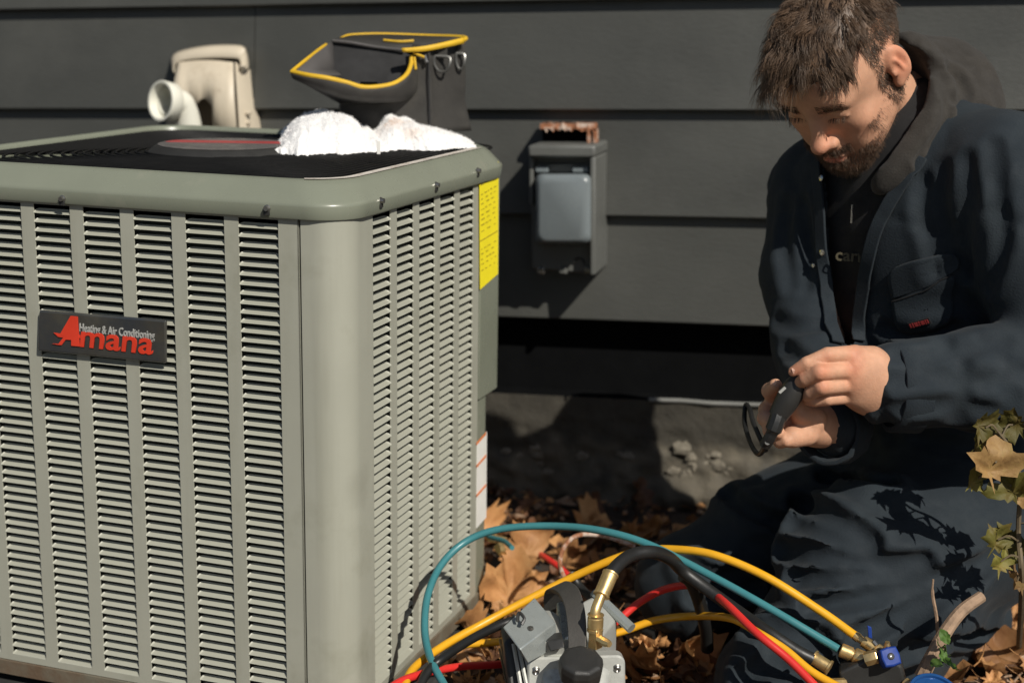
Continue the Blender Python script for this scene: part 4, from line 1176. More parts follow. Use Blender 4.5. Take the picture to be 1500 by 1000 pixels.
# ------------------------------------------------------------------ vacuum pump
def vacuum_pump():
    D = 1.72
    root = thing('vacuum_pump', onz(835, 1040, 0.0), 'grey vacuum pump with black carry handle and black oil cap among the hoses', 'vacuum pump')
    fwd = np.array([0.10, -0.995, 0]); fwd /= np.linalg.norm(fwd)
    rgt = np.array([0.995, 0.10, 0])
    def rrect(c, ax, ay, hw, hh, r_, n=5):
        out = []
        for sx, sy, a0 in ((1, 1, 0), (-1, 1, 90), (-1, -1, 180), (1, -1, 270)):
            for k in range(n + 1):
                a = R(a0 + 90 * k / n)
                out.append(c + ax * (sx * (hw - r_) + r_ * math.cos(a)) + ay * (sy * (hh - r_) + r_ * math.sin(a)))
        return out
    # front plate: tilted so that its top edge lies back
    c = at(845, 1040, D - 0.03)
    ay = Z1 * 0.97 - fwd * 0.24
    m = MB()
    hw, hh = 0.060, 0.066
    m.loft([rrect(c - fwd * .014, rgt, ay, hw, hh, .010), rrect(c, rgt, ay, hw, hh, .010), rrect(c + fwd * .002, rgt, ay, hw - .002, hh - .002, .009), rrect(c + fwd * .0015, rgt, ay, hw - .017, hh - .014, .012), rrect(c + fwd * .020, rgt, ay, hw - .026, hh - .03, .012)], True, True)
    fp = m.build('front_plate', M['pump_grey'], root, angle=30)
    for sx in (-1, 1):
        p0 = c + rgt * sx * (hw - .010) + ay * (hh - .016)
        m = MB(); m.lathe(p0 - fwd * .001, fwd, [(0, .0055), (.002, .0058), (.003, .004), (.005, .0042), (.006, .003), (.0045, .0012)], 10)
        m.build('bolt', M['screw'], fp)
    zb = (c - ay * hh)[2]
    m = MB(); bc = c - fwd * .11 - rgt * .012; bc = np.array([bc[0], bc[1], zb / 2 + .004])
    m.box(bc, rgt * .05, fwd * .10, Z1 * (zb / 2 + .004)); m.build('base_plate', M['black_plastic'], root, bevel=.004)
    # finned motor body behind and to the left
    mc = c - fwd * 0.12 - rgt * 0.020 + Z1 * 0.005
    m = MB(); m.lathe(mc - fwd * .09, fwd, [(0, .040), (.01, .046), (.17, .046), (.19, .04)], 24); m.build('motor', M['pump_grey'], root)
    for k in range(9):
        a = R(120 + k * 13)
        d = rgt * math.cos(a) + Z1 * math.sin(a)
        t_ = np.cross(fwd, d)
        m = MB(); m.box(mc + d * .051 + fwd * .01, d * .009, fwd * .075, t_ * .0017); m.build('cooling_fin', M['black_plastic'], root, bevel=.0006)
    # plastic end shell left of the front plate
    m = MB(); m.prism([at(738, 940, D), at(760, 925, D + .01), at(788, 965, D), at(790, 1010, D - .02), at(745, 1010, D - .02)], -fwd * .05); m.build('end_shell', M['black_plastic'], root, bevel=.004)
    for k in range(4):
        a, b = at(752 + k * 7.5, 942 + k * 4, D - .006), at(764 + k * 9, 1010, D - .03)
        m = MB(); m.tube([a, b], .0026, 6); m.build('cooling_fin', M['pump_grey'], root)
    # grey starter box: flat tilted top with a bright front edge, rounded belly
    top = [at(737, 917, 1.70), at(783, 874, 1.755), at(814, 911, 1.72), at(762, 950, 1.665)]
    m = MB(); m.prism(top, -Z1 * .003); sb = m.build('starter_box', M['pump_plate'], root, bevel=.0015)
    m = MB()
    m.prism([top[3], top[2], top[2] + np.array([.003, .004, -.034]), top[3] + np.array([.010, .004, -.020])], np.array([-.004, .008, 0]))
    m.build('folded_edge', M['pump_plate'], sb, bevel=.0012)
    m = MB(); m.tube([at(800, 915, 1.79), at(797, 938, 1.74), at(803, 962, 1.705)], [.020, .023, .022], 18); m.build('cylinder', M['pump_grey'], root)
    m = MB(); m.prism([at(800, 938, 1.70), at(825, 934, 1.70), at(828, 948, 1.69), at(806, 955, 1.69)], -fwd * .02); m.build('gasket_clip', M['black_plastic'], root, bevel=.002)
    m = MB(); m.tube(catmull([at(758, 910, 1.70), at(760, 897, 1.705), at(768, 905, 1.70), at(764, 914, 1.695)], 4), .0022, 6)
    m.build('cable_clip', M['black_plastic'], sb)
    m = MB(); m.lathe(at(777, 921, 1.70), Z1, [(0, .004), (.003, .0035)], 8); m.build('bolt', M['screw'], sb)
    m = MB(); m.tube([at(770, 912, 1.75), at(790, 945, 1.70)], .0005, 4)
    # casting behind the handle: small blocks and tubes
    m = MB(); m.prism([at(832, 890, 1.80), at(868, 872, 1.84), at(905, 905, 1.82), at(868, 945, 1.74)], -Z1 * .09); m.build('casting', M['pump_grey'], root, bevel=.004, seg=3)
    m = MB(); m.tube([at(870, 868, 1.85), at(925, 920, 1.80)], .007, 10); m.build('exhaust_tube', M['pump_plate'], root)
    m = MB(); m.prism([at(815, 880, 1.81), at(832, 876, 1.81), at(845, 930, 1.76), at(822, 935, 1.75)], -Z1 * .05); m.build('valve_block', M['pump_plate'], root, bevel=.003)
    # handle: a broad flat strap, top plate then front leg
    ctr = [(800, 852, 1.80, 26), (812, 857, 1.79, 24), (828, 866, 1.77, 14), (838, 880, 1.755, 12), (843, 900, 1.74, 11.5), (845, 925, 1.725, 11), (847, 955, 1.71, 11)]
    A_, B_, C_, E_ = [], [], [], []
    L = [at(796, 896, 1.87), at(797, 868, 1.86), at(806, 862, 1.83), at(818, 868, 1.79), at(826, 884, 1.755), at(830, 905, 1.73), at(832, 930, 1.71), at(832, 960, 1.69)]
    Rr = [at(826, 888, 1.85), at(822, 858, 1.84), at(830, 850, 1.81), at(845, 858, 1.775), at(853, 876, 1.745), at(857, 900, 1.722), at(858, 928, 1.704), at(858, 960, 1.685)]
    Lc, Rc = catmull(L, 4), catmull(Rr, 4)
    th = [-(np.array([-.35, .5, .8])) * .013 / 1.0 for _ in Lc]
    th = [np.array([.002, .010, -.010]) for _ in Lc]
    m = MB(); m.loft([[l, r_, r_ + t_, l + t_] for l, r_, t_ in zip(Lc, Rc, th)], True, True)
    m.build('handle', M['handle_grey'], root, bevel=.002, angle=40)
    # black oil cap: faceted
    cc = at(850, 985, 1.655)
    up = Z1 * .93 - fwd * -.37
    up = Z1 * .90 + fwd * .30
    m = MB(); m.lathe(cc - up / np.linalg.norm(up) * .004, up, [(0, .026), (.016, .0275), (.024, .026), (.0265, .022)], 9)
    m.build('oil_cap', M['black_plastic'], root, smooth=False, bevel=.0018)
    m = MB(); m.lathe(cc - up * .02, up, [(0, .02), (.018, .02)], 14); m.build('filler_neck', M['pump_grey'], root)
    # brass port with elbow
    m = MB(); m.lathe(at(872, 948, 1.70), Z1, [(0, .009), (.024, .009), (.026, .0075)], 4); m.build('brass_port', M['brass'], root, smooth=False, bevel=.001)
    m = MB(); m.tube([at(872, 932, 1.70), at(888, 941, 1.685), at(893, 943, 1.68)], [.0055, .0055, .004], 8); m.build('side_port', M['brass'], root)
    m = MB(); m.lathe(at(871.5, 925, 1.702), np.array([.02, .03, 1]), [(0, .0085), (.001, .0100), (.004, .0100), (.0045, .0088), (.006, .0088), (.0065, .0098), (.018, .0098), (.019, .0088), (.021, .0088), (.0215, .0102), (.0225, .0102)], 16); m.build('flare_nut', M['brass'], root, angle=30)
vacuum_pump()

# ------------------------------------------------------------------ hoses
def hose(name, pts, rad, m, label, cat='hose', per=8, n=12, root=None):
    P = catmull(pts, per)
    mb = MB(); mb.tube(P, rad, n)
    o = mb.build(name, m, root, angle=60)
    if root is None: tag(o, label, cat)
    return o
def hoses():
    # teal
    t = thing('refrigerant_hose', at(640, 1010, 1.72), 'teal hose arching in a big loop beside the air conditioner', 'hose')
    pts = [onz(705, 1090, .012), at(668, 1030, 1.72), at(648, 998, 1.75), at(630, 962, 1.80), at(622, 920, 1.86), at(627, 870, 1.92), at(647, 826, 1.97), at(682, 793, 2.0), at(730, 775, 2.0), at(800, 770, 1.98), at(875, 776, 1.94), at(950, 797, 1.90), at(1040, 842, 1.85), at(1130, 892, 1.80), at(1228, 950, 1.76)]
    hose('hose', pts, .0052, M['hose_teal'], '', root=t)
    d = at(1284, 974, 1.745) - at(1228, 950, 1.76)
    m = MB(); m.lathe(at(1231, 951, 1.76), d, [(0, .0085), (.001, .0092), (.014, .0092), (.0145, .0078), (.0165, .0078), (.017, .0075), (.0175, .0100), (.019, .0108), (.034, .0108), (.036, .009), (.038, .006), (.044, .0055)], 14)
    m.build('brass_end', M['brass'], t, angle=30)
    # main yellow
    t = thing('refrigerant_hose', at(640, 945, 1.85), 'long yellow hose arching over the black and red hoses to brass fitting', 'hose')
    pts = [at(590, 1010, 1.74), at(606, 978, 1.80), at(650, 945, 1.86), at(705, 914, 1.90), at(765, 882, 1.92), at(830, 849, 1.93), at(900, 818, 1.92), at(945, 806, 1.91), at(985, 804, 1.89), at(1045, 812, 1.86), at(1120, 843, 1.83), at(1200, 893, 1.80), at(1252, 930, 1.775)]
    hose('hose', pts, .0055, M['hose_yellow'], '', root=t)
    d = at(1292, 957, 1.755) - at(1252, 930, 1.775)
    m = MB(); m.lathe(at(1252, 930, 1.775), d, [(0, .006), (.006, .0062), (.0065, .005), (.012, .005), (.0125, .0075), (.028, .0078), (.03, .006), (.031, .009), (.037, .009)], 12)
    m.build('brass_end', M['brass'], t, angle=30)
    # second yellow
    hose('refrigerant_hose', [at(655, 950, 1.93), at(680, 944, 1.93), at(710, 941, 1.93), at(760, 938, 1.92), at(830, 940, 1.92), at(905, 926, 1.93), at(960, 908, 1.93), at(1015, 902, 1.92), at(1070, 905, 1.83), at(1110, 926, 1.765), at(1150, 951, 1.74), at(1190, 984, 1.715), at(1240, 1012, 1.69)], .0053, M['hose_yellow'], 'lower yellow hose passing behind the pump and under the red hose')
    # red
    hose('refrigerant_hose', [at(560, 1015, 1.72), at(590, 996, 1.76), at(632, 983, 1.80), at(680, 975, 1.84), at(735, 972, 1.87), at(800, 960, 1.90), at(860, 938, 1.91), at(900, 912, 1.92), at(935, 883, 1.93), at(970, 864, 1.92), at(1005, 857, 1.90), at(1035, 863, 1.88), at(1065, 885, 1.80), at(1110, 928, 1.745), at(1155, 965, 1.72), at(1200, 1010, 1.69)], .0052, M['hose_red'], 'bright red hose crossing under the teal hose behind the pump')
    hose('refrigerant_hose', [onz(760, 806, .012), onz(782, 808, .03), onz(800, 817, .045), onz(828, 838, .04), onz(850, 868, .02), onz(868, 895, .01)], .0052, M['hose_red'], 'short visible stretch of red hose beside the upright tan leaves')
    # black pump hose with brass sleeve
    t = thing('vacuum_hose', at(892, 850, 1.72), 'black rubber hose with brass sleeve curving out of the pump port', 'hose')
    pts = [at(890, 848, 1.735), at(904, 828, 1.755), at(925, 813, 1.78), at(955, 808, 1.80), at(982, 818, 1.83), at(1003, 838, 1.855), at(1060, 880, 1.83), at(1120, 922, 1.775), at(1165, 952, 1.755), at(1190, 965, 1.75)]
    hose('hose', pts, .0085, M['black_rubber'], '', root=t)
    m = MB(); m.tube(catmull([at(871, 912, 1.702), at(872, 895, 1.703), at(878, 878, 1.712), at(882, 868, 1.718)], 5), .0062, 12); m.build('brass_neck', M['brass'], t)
    d = at(893, 843, 1.735) - at(880, 873, 1.716)
    m = MB(); m.lathe(at(880, 873, 1.716), d, [(0, .0085), (.001, .0105), (.003, .0105), (.0035, .0095), (.030, .0098), (.031, .0105), (.033, .0105), (.034, .0085)], 16); m.build('brass_sleeve', M['brass'], t, angle=30)
    d = at(1222, 982, 1.74) - at(1190, 962, 1.755)
    m = MB(); m.lathe(at(1190, 962, 1.755), d, [(0, .009), (.001, .0108), (.003, .0108), (.0035, .0085), (.022, .0085), (.0225, .0102), (.025, .0102)], 14); m.build('brass_end', M['brass'], t, angle=30)
    hose('black_cord', [at(612, 1012, 1.74), at(625, 985, 1.77), at(645, 966, 1.79), at(690, 936, 1.79), at(735, 914, 1.79), at(765, 905, 1.80)], .0058, M['black_rubber'], 'black power cord running from the pump towards the cabinet foot', 'cord')
    hose('black_cord', [at(1000, 842, 1.88), at(1012, 852, 1.885), at(1024, 880, 1.90), at(1034, 920, 1.93), at(1036, 950, 1.95)], .009, M['black_rubber'], 'short thick black hose dropping behind the red hose', 'hose')
    hose('thin_cord', [onz(838, 880, .01), at(828, 850, 2.12), at(820, 824, 2.14), at(828, 798, 2.15), at(850, 783, 2.16), at(890, 786, 2.16), at(930, 800, 2.16)], .0035, M['rust'], 'thin brown cord loop in the shade behind the teal hose', 'cord')
    hose('black_cord', [at(836, 838, 2.05), at(850, 860, 2.04), at(878, 886, 2.0), at(915, 908, 1.97), at(960, 930, 1.93)], .0065, M['black_rubber'], 'black hose lying in shade behind the brass pump fitting', 'hose')
    hose('capped_line', [at(706, 778, 2.34), at(718, 786, 2.31), at(738, 792, 2.27), at(750, 802, 2.22)], .004, M['hose_teal'], 'short pale teal line at the cabinet service valve', 'hose')
hoses()

# ------------------------------------------------------------------ manifold and gauge
def manifold():
    root = thing('manifold_gauge', at(1300, 1010, 1.73), 'black manifold with blue valve knob, brass ports and round blue gauge', 'manifold')
    m = MB()
    D = 1.735
    m.prism([at(1228, 985, D), at(1290, 955, D), at(1322, 975, D), at(1330, 1012, D), at(1240, 1030, D)], np.array([0.006, .03, 0])); m.build('body', M['black_plastic'], root, bevel=.004, seg=3)
    c = at(1303, 962, D - .012); ax = np.array([.05, -.8, .55]); ax /= np.linalg.norm(ax)
    n1 = np.cross(ax, Z1); n1 /= np.linalg.norm(n1); n2 = np.cross(n1, ax)
    def star(r0, r1, off):
        return [c + ax * off + (r0 if k % 2 else r1) * (math.cos(2 * math.pi * k / 8 + .55) * n1 + math.sin(2 * math.pi * k / 8 + .55) * n2) for k in range(8)]
    m = MB(); m.loft([star(.0115, .0135, -.012), star(.0125, .0155, -.003), star(.0125, .0155, .003), star(.011, .0138, .006)], True, True)
    kb = m.build('knob', M['blue'], root, bevel=.0012, angle=40)
    m = MB(); m.lathe(c + ax * .0058, ax, [(0, .0045), (.001, .0045), (.002, .003), (.0012, .001)], 10); m.build('bolt', M['screw'], kb)
    m = MB(); m.lathe(at(1299, 950, D), np.array([0, -.1, 1]), [(0, .004), (.006, .004), (.008, .003), (.010, .003)], 10); m.build('brass_port', M['brass'], root)
    m = MB(); m.lathe(at(1268, 965, D), np.array([.6, -.2, .3]), [(0, .009), (.014, .009), (.016, .0075)], 6); m.build('brass_port', M['brass'], root)
    m = MB(); m.lathe(at(1236, 1004, D - .01), np.array([-.9, -.3, .1]), [(0, .010), (.02, .010), (.021, .012), (.034, .012)], 10); m.build('brass_port', M['brass'], root)
    m = MB(); m.box(at(1274, 925, D + .02), np.array([.0025, 0, -.001]), np.array([0, .0015, 0]), np.array([-.001, 0, .0075])); m.build('hook_tab', M['blue'], root, bevel=.0006)
    m = MB(); m.tube([at(1279, 938, D + .012), at(1284, 944, D + .01)], .003, 6); m.build('hook_pin', M['screw'], root)
    # gauge case: shallow round drum whose rim shows above the frame edge
    gc = at(1368, 1024, 1.70); ga = np.array([.10, -.50, .86])
    m = MB(); m.lathe(gc - ga * .02, ga, [(0, .026), (.004, .031), (.022, .034), (.026, .0345), (.028, .033), (.0275, .030), (.024, .029)], 36); gb = m.build('gauge_case', M['blue_gauge'], root, angle=30)
    m = MB(); m.tube([at(1325, 1000, D), gc - ga * .008], .008, 10); m.build('gauge_stem', M['brass'], root)
manifold()
#PART3
# ------------------------------------------------------------------ implicit surfaces
class Field:
    def __init__(s, lo, hi, h):
        s.lo = np.array(lo, float); s.h = h
        s.n = np.ceil((np.array(hi) - s.lo) / h).astype(int) + 1
        s.F = np.full(tuple(s.n), 0.5, np.float32)
    def sub(s, lo, hi):
        a = np.maximum(0, np.floor((np.asarray(lo) - s.lo) / s.h).astype(int)); b = np.minimum(s.n, np.ceil((np.asarray(hi) - s.lo) / s.h).astype(int) + 1)
        if (b <= a).any(): return None, None
        sl = tuple(slice(i, j) for i, j in zip(a, b))
        g = np.meshgrid(*[s.lo[k] + s.h * np.arange(a[k], b[k], dtype=np.float32) for k in range(3)], indexing='ij')
        return sl, np.stack(g, -1)
    def blend(s, sl, d, k, op):
        f = s.F[sl]
        if op == 'add':
            if k <= 0: s.F[sl] = np.minimum(f, d); return
            hh = np.maximum(k - np.abs(f - d), 0) / k
            s.F[sl] = np.minimum(f, d) - hh * hh * k * .25
        else:
            d = -d
            hh = np.maximum(k - np.abs(f - d), 0) / k if k > 0 else 0
            s.F[sl] = np.maximum(f, d) + (hh * hh * k * .25 if k > 0 else 0)
    def cap(s, a, b, ra, rb=None, k=0.02, op='add'):
        rb = ra if rb is None else rb
        a, b = np.asarray(a, float), np.asarray(b, float)
        m = max(ra, rb) + max(k, 0) + 4 * s.h
        sl, P = s.sub(np.minimum(a, b) - m, np.maximum(a, b) + m)
        if sl is None: return
        ab = (b - a).astype(np.float32); t = np.clip(((P - a.astype(np.float32)) @ ab) / max(1e-12, ab @ ab), 0, 1)
        d = np.linalg.norm(P - a.astype(np.float32) - t[..., None] * ab, axis=-1) - (ra + (rb - ra) * t)
        s.blend(sl, d, k, op)
    def chain(s, pts, rs, k=0.02, op='add'):
        for i in range(len(pts) - 1): s.cap(pts[i], pts[i + 1], rs[i], rs[i + 1], k, op)
    def ell(s, c, r, k=0.02, op='add', ax=None):
        c = np.asarray(c, float); r = np.asarray(r, float)
        ax = np.eye(3) if ax is None else np.asarray(ax, float)
        m = r.max() + max(k, 0) + 4 * s.h
        sl, P = s.sub(c - m, c + m)
        if sl is None: return
        q = (P - c.astype(np.float32)) @ ax.T.astype(np.float32)
        k0 = np.linalg.norm(q / r, axis=-1); k1 = np.linalg.norm(q / (r * r), axis=-1)
        d = np.where(k1 > 1e-9, k0 * (k0 - 1) / np.maximum(k1, 1e-9), -r.min())
        s.blend(sl, d.astype(np.float32), k, op)
    def value(s, P):
        i = (np.asarray(P) - s.lo) / s.h
        if (i < 0).any() or (i >= s.n - 1).any(): return 0.5
        j = np.floor(i).astype(int); f = i - j
        c = s.F[j[0]:j[0] + 2, j[1]:j[1] + 2, j[2]:j[2] + 2]
        c = c[0] * (1 - f[0]) + c[1] * f[0]; c = c[0] * (1 - f[1]) + c[1] * f[1]
        return float(c[0] * (1 - f[2]) + c[1] * f[2])
    def hit(s, x, y, D0=1.3, D1=2.6):
        """where the line of sight through a photo pixel first meets the surface"""
        D = D0
        while D < D1:
            if s.value(at(x, y, D)) < 0: return at(x, y, D)
            D += 0.003
        return None
    def groove(s, pts, depth, width, ridge=0.6):
        """press a crease along a polyline, with a raised fold beside it"""
        for a, b in zip(pts[:-1], pts[1:]):
            m = width * 4
            sl, P = s.sub(np.minimum(a, b) - m, np.maximum(a, b) + m)
            if sl is None: continue
            ab = b - a; t = np.clip(((P - a) @ ab) / max(1e-12, ab @ ab), 0, 1)
            d = np.linalg.norm(P - a - t[..., None] * ab, axis=-1)
            s.G[sl] = np.minimum(s.G[sl], d / width) if True else 0
        return s
    def start_grooves(s): s.G = np.full(s.F.shape, 9.0, np.float32)
    def end_grooves(s, depth, width, ridge=0.5):
        g = s.G
        s.F += depth * np.exp(-g * g) - ridge * depth * np.exp(-((g - 2.0) / 0.9) ** 2)
    def mesh(s):
        F = s.F; ins = F < 0
        c = np.zeros(tuple(np.array(F.shape) - 1), np.int8)
        for dx in (0, 1):
            for dy in (0, 1):
                for dz in (0, 1):
                    c += ins[dx:F.shape[0] - 1 + dx, dy:F.shape[1] - 1 + dy, dz:F.shape[2] - 1 + dz]
        mask = (c > 0) & (c < 8)
        cells = np.argwhere(mask)
        idx = np.full(mask.shape, -1, np.int64); idx[mask] = np.arange(len(cells))
        acc = np.zeros((len(cells), 3)); cnt = np.zeros(len(cells))
        cor = [(i, j, k) for i in (0, 1) for j in (0, 1) for k in (0, 1)]
        for a in cor:
            for axis in range(3):
                if a[axis]: continue
                b = list(a); b[axis] = 1
                fa = F[tuple((cells + a).T)]; fb = F[tuple((cells + b).T)]
                cr_ = (fa < 0) != (fb < 0)
                t = np.where(cr_, fa / np.where(fa == fb, 1, fa - fb), 0)
                p = np.array(a, float)[None] + (np.array(b) - np.array(a))[None] * t[:, None]
                acc += p * cr_[:, None]; cnt += cr_
        v = s.lo + s.h * (cells + acc / np.maximum(cnt, 1)[:, None])
        faces = []
        for axis in range(3):
            o1, o2 = [(1, 2), (2, 0), (0, 1)][axis]
            sh = [slice(None)] * 3
            A_ = [slice(1, -1)] * 3; A_[axis] = slice(0, -1)
            B_ = [slice(1, -1)] * 3; B_[axis] = slice(1, None)
            fa, fb = ins[tuple(A_)], ins[tuple(B_)]
            e = np.argwhere(fa != fb)
            if not len(e): continue
            base = e + 1; base[:, axis] -= 1
            sgn = fa[tuple(e.T)]
            d1 = np.zeros(3, int); d1[o1] = 1; d2 = np.zeros(3, int); d2[o2] = 1
            q = np.stack([idx[tuple((base - d1 - d2).T)], idx[tuple((base - d2).T)], idx[tuple(base.T)], idx[tuple((base - d1).T)]], 1)
            q[~sgn] = q[~sgn][:, ::-1]
            faces.append(q)
        return v, np.concatenate(faces)
def np_mesh(name, v, f, mats, parent=None, smooth=True):
    me = bpy.data.meshes.new(name)
    me.vertices.add(len(v)); me.vertices.foreach_set('co', np.asarray(v, np.float32).ravel())
    f = np.asarray(f)
    me.loops.add(f.size); me.loops.foreach_set('vertex_index', f.ravel().astype(np.int32))
    me.polygons.add(len(f)); me.polygons.foreach_set('loop_start', np.arange(0, f.size, f.shape[1], dtype=np.int32))
    me.update(calc_edges=True); me.validate()
    for m in (mats if isinstance(mats, list) else [mats]): me.materials.append(m)
    if smooth: me.shade_smooth()
    o = link(bpy.data.objects.new(name, me))
    put(o, parent)
    return o
def normals(v, f):
    n = np.zeros_like(v)
    fn = np.cross(v[f[:, 2]] - v[f[:, 0]], v[f[:, 3]] - v[f[:, 1]])
    for k in range(4): np.add.at(n, f[:, k], fn)
    return n / (np.linalg.norm(n, axis=1, keepdims=True) + 1e-12)
def relax(v, f, it=1, lam=0.5):
    for _ in range(it):
        s_ = np.zeros_like(v); c = np.zeros(len(v))
        for k in range(4):
            a, b = f[:, k], f[:, (k + 1) % 4]
            np.add.at(s_, a, v[b]); np.add.at(c, a, 1); np.add.at(s_, b, v[a]); np.add.at(c, b, 1)
        v = v + lam * (s_ / np.maximum(c, 1)[:, None] - v)
    return v
def nz(P): return noise.noise((float(P[0]), float(P[1]), float(P[2])))

# ------------------------------------------------------------------ the person
man = thing('person', at(1330, 960, 2.05), 'bearded person in navy coverall and brown hood kneeling, looking down at tool in hands', 'person')
# head frame: yaw to the photo's left, bowed
HY, HP, HR_ = R(41), R(44), R(4)
f0 = np.array([-math.sin(HY), -math.cos(HY), 0]); l0 = np.array([math.cos(HY), -math.sin(HY), 0])
HF = f0 * math.cos(HP) - Z1 * math.sin(HP); HU = f0 * math.sin(HP) + Z1 * math.cos(HP); HL = l0
HL, HU = HL * math.cos(HR_) + HU * math.sin(HR_), HU * math.cos(HR_) - HL * math.sin(HR_)
HS = 0.94                                            # head size
HO = at(1311, 96, 1.985) - HS * (0.079 * HL - 0.010 * HF - 0.004 * HU)
def H(x, y, z): return HO + HS * (x * HL + y * HF + z * HU)
def Hinv(P):
    d = (np.asarray(P) - HO) / HS
    return np.stack([d @ HL, d @ HF, d @ HU], -1)

def build_head():
    F = Field((-.115, -.15, -.22), (.115, .15, .145), 0.0026)     # head space: x his left, y forward, z up
    F.ell((0, -.014, .036), (.077, .099, .082), 0)
    F.ell((0, .026, -.028), (.064, .066, .086), .03)
    F.ell((0, .035, .03), (.066, .062, .055), .03)                 # forehead
    for s in (-1, 1):
        F.cap((s * .0525, .000, -.052), (s * .023, .066, -.096), .019, .017, .03)
        F.ell((s * .046, .060, -.030), (.020, .020, .017), .022)   # cheekbone
        F.ell((s * .036, .060, -.062), (.020, .022, .024), .022)
    F.ell((0, .078, -.102), (.023, .017, .017), .02)               # chin
    F.cap((-.042, .080, .022), (.042, .080, .022), .0125, .0125, .014)
    for s in (-1, 1):
        F.ell((s * .033, .101, .000), (.018, .016, .012), .014, 'sub')
        F.ell((s * .032, .0795, .0015), (.0155, .0125, .0115), .005)   # closed lids over the eyes
        F.cap((s * .018, .091, -.004), (s * .046, .083, -.006), .0022, .0015, .004)
    F.cap((0, .090, .010), (0, .108, -.036), .0085, .0105, .012)   # nose
    F.ell((0, .112, -.040), (.0125, .012, .0105), .008)
    for s in (-1, 1):
        F.ell((s * .0135, .100, -.044), (.0085, .010, .0075), .006)
        F.ell((s * .0065, .108, -.0525), (.004, .006, .004), .003, 'sub')
    F.ell((0, .090, -.060), (.018, .012, .012), .015)
    F.ell((0, .097, -.070), (.023, .0085, .0052), .006)            # lips
    F.ell((0, .096, -.0805), (.019, .0085, .006), .006)
    F.cap((-.022, .103, -.0752), (.022, .103, -.0752), .0018, .0018, .003, 'sub')
    for s in (-1, 1):                                              # ears
        ax = np.array([[.94, -.34 * s * s, 0], [.34, .94, .1], [0, -.1, 1.]])
        F.ell((s * .083, -.012, .000), (.009, .019, .033), .006, ax=[[.93, .36 * s, 0], [-.36 * s, .93, -.18], [0, .18, .98]])
        F.ell((s * .079, -.006, -.027), (.007, .010, .012), .006)
        F.ell((s * .094, -.008, .002), (.008, .0115, .022), .004, 'sub', ax=[[.93, .36 * s, 0], [-.36 * s, .93, -.18], [0, .18, .98]])
        F.cap((s * .088, -.004, .012), (s * .089, -.012, -.012), .003, .003, .004)
        F.ell((s * .083, .003, -.006), (.004, .005, .006), .003)
    F.cap((0, -.030, -.06), (0, -.075, -.20), .054, .060, .02)     # neck
    v, f = F.mesh()
    v = relax(v, f, 1, 0.35)
    return v, f
hv, hf = build_head()
htint = []
for p in hv:                                                   # skin tones: redder nose, ears, cheeks, lips
    x, y, z = p
    red = math.exp(-((x / .02) ** 2 + ((y - .112) / .02) ** 2 + ((z + .04) / .02) ** 2)) * .8
    red += math.exp(-(((abs(x) - .046) / .022) ** 2 + ((z + .035) / .022) ** 2 + ((y - .06) / .035) ** 2)) * .5
    red += math.exp(-(((abs(x) - .088) / .016) ** 2 + ((y + .012) / .024) ** 2 + (z / .04) ** 2)) * .9
    lip = math.exp(-((x / .02) ** 4 + ((y - .103) / .012) ** 2 + ((z + .0755) / .008) ** 2))
    stub = max(0, min(1, (-.045 - z) / .03)) * (1 if y > -.03 else 0) * .35
    n = .06 * noise.noise((x * 60, y * 60, z * 60))
    htint.append((1 + n - .25 * stub, (1 - .28 * red - .35 * lip + n - .28 * stub), (1 - .33 * red - .3 * lip + n - .3 * stub), 1))
hw = HO + HS * (hv[:, :1] * HL + hv[:, 1:2] * HF + hv[:, 2:] * HU)

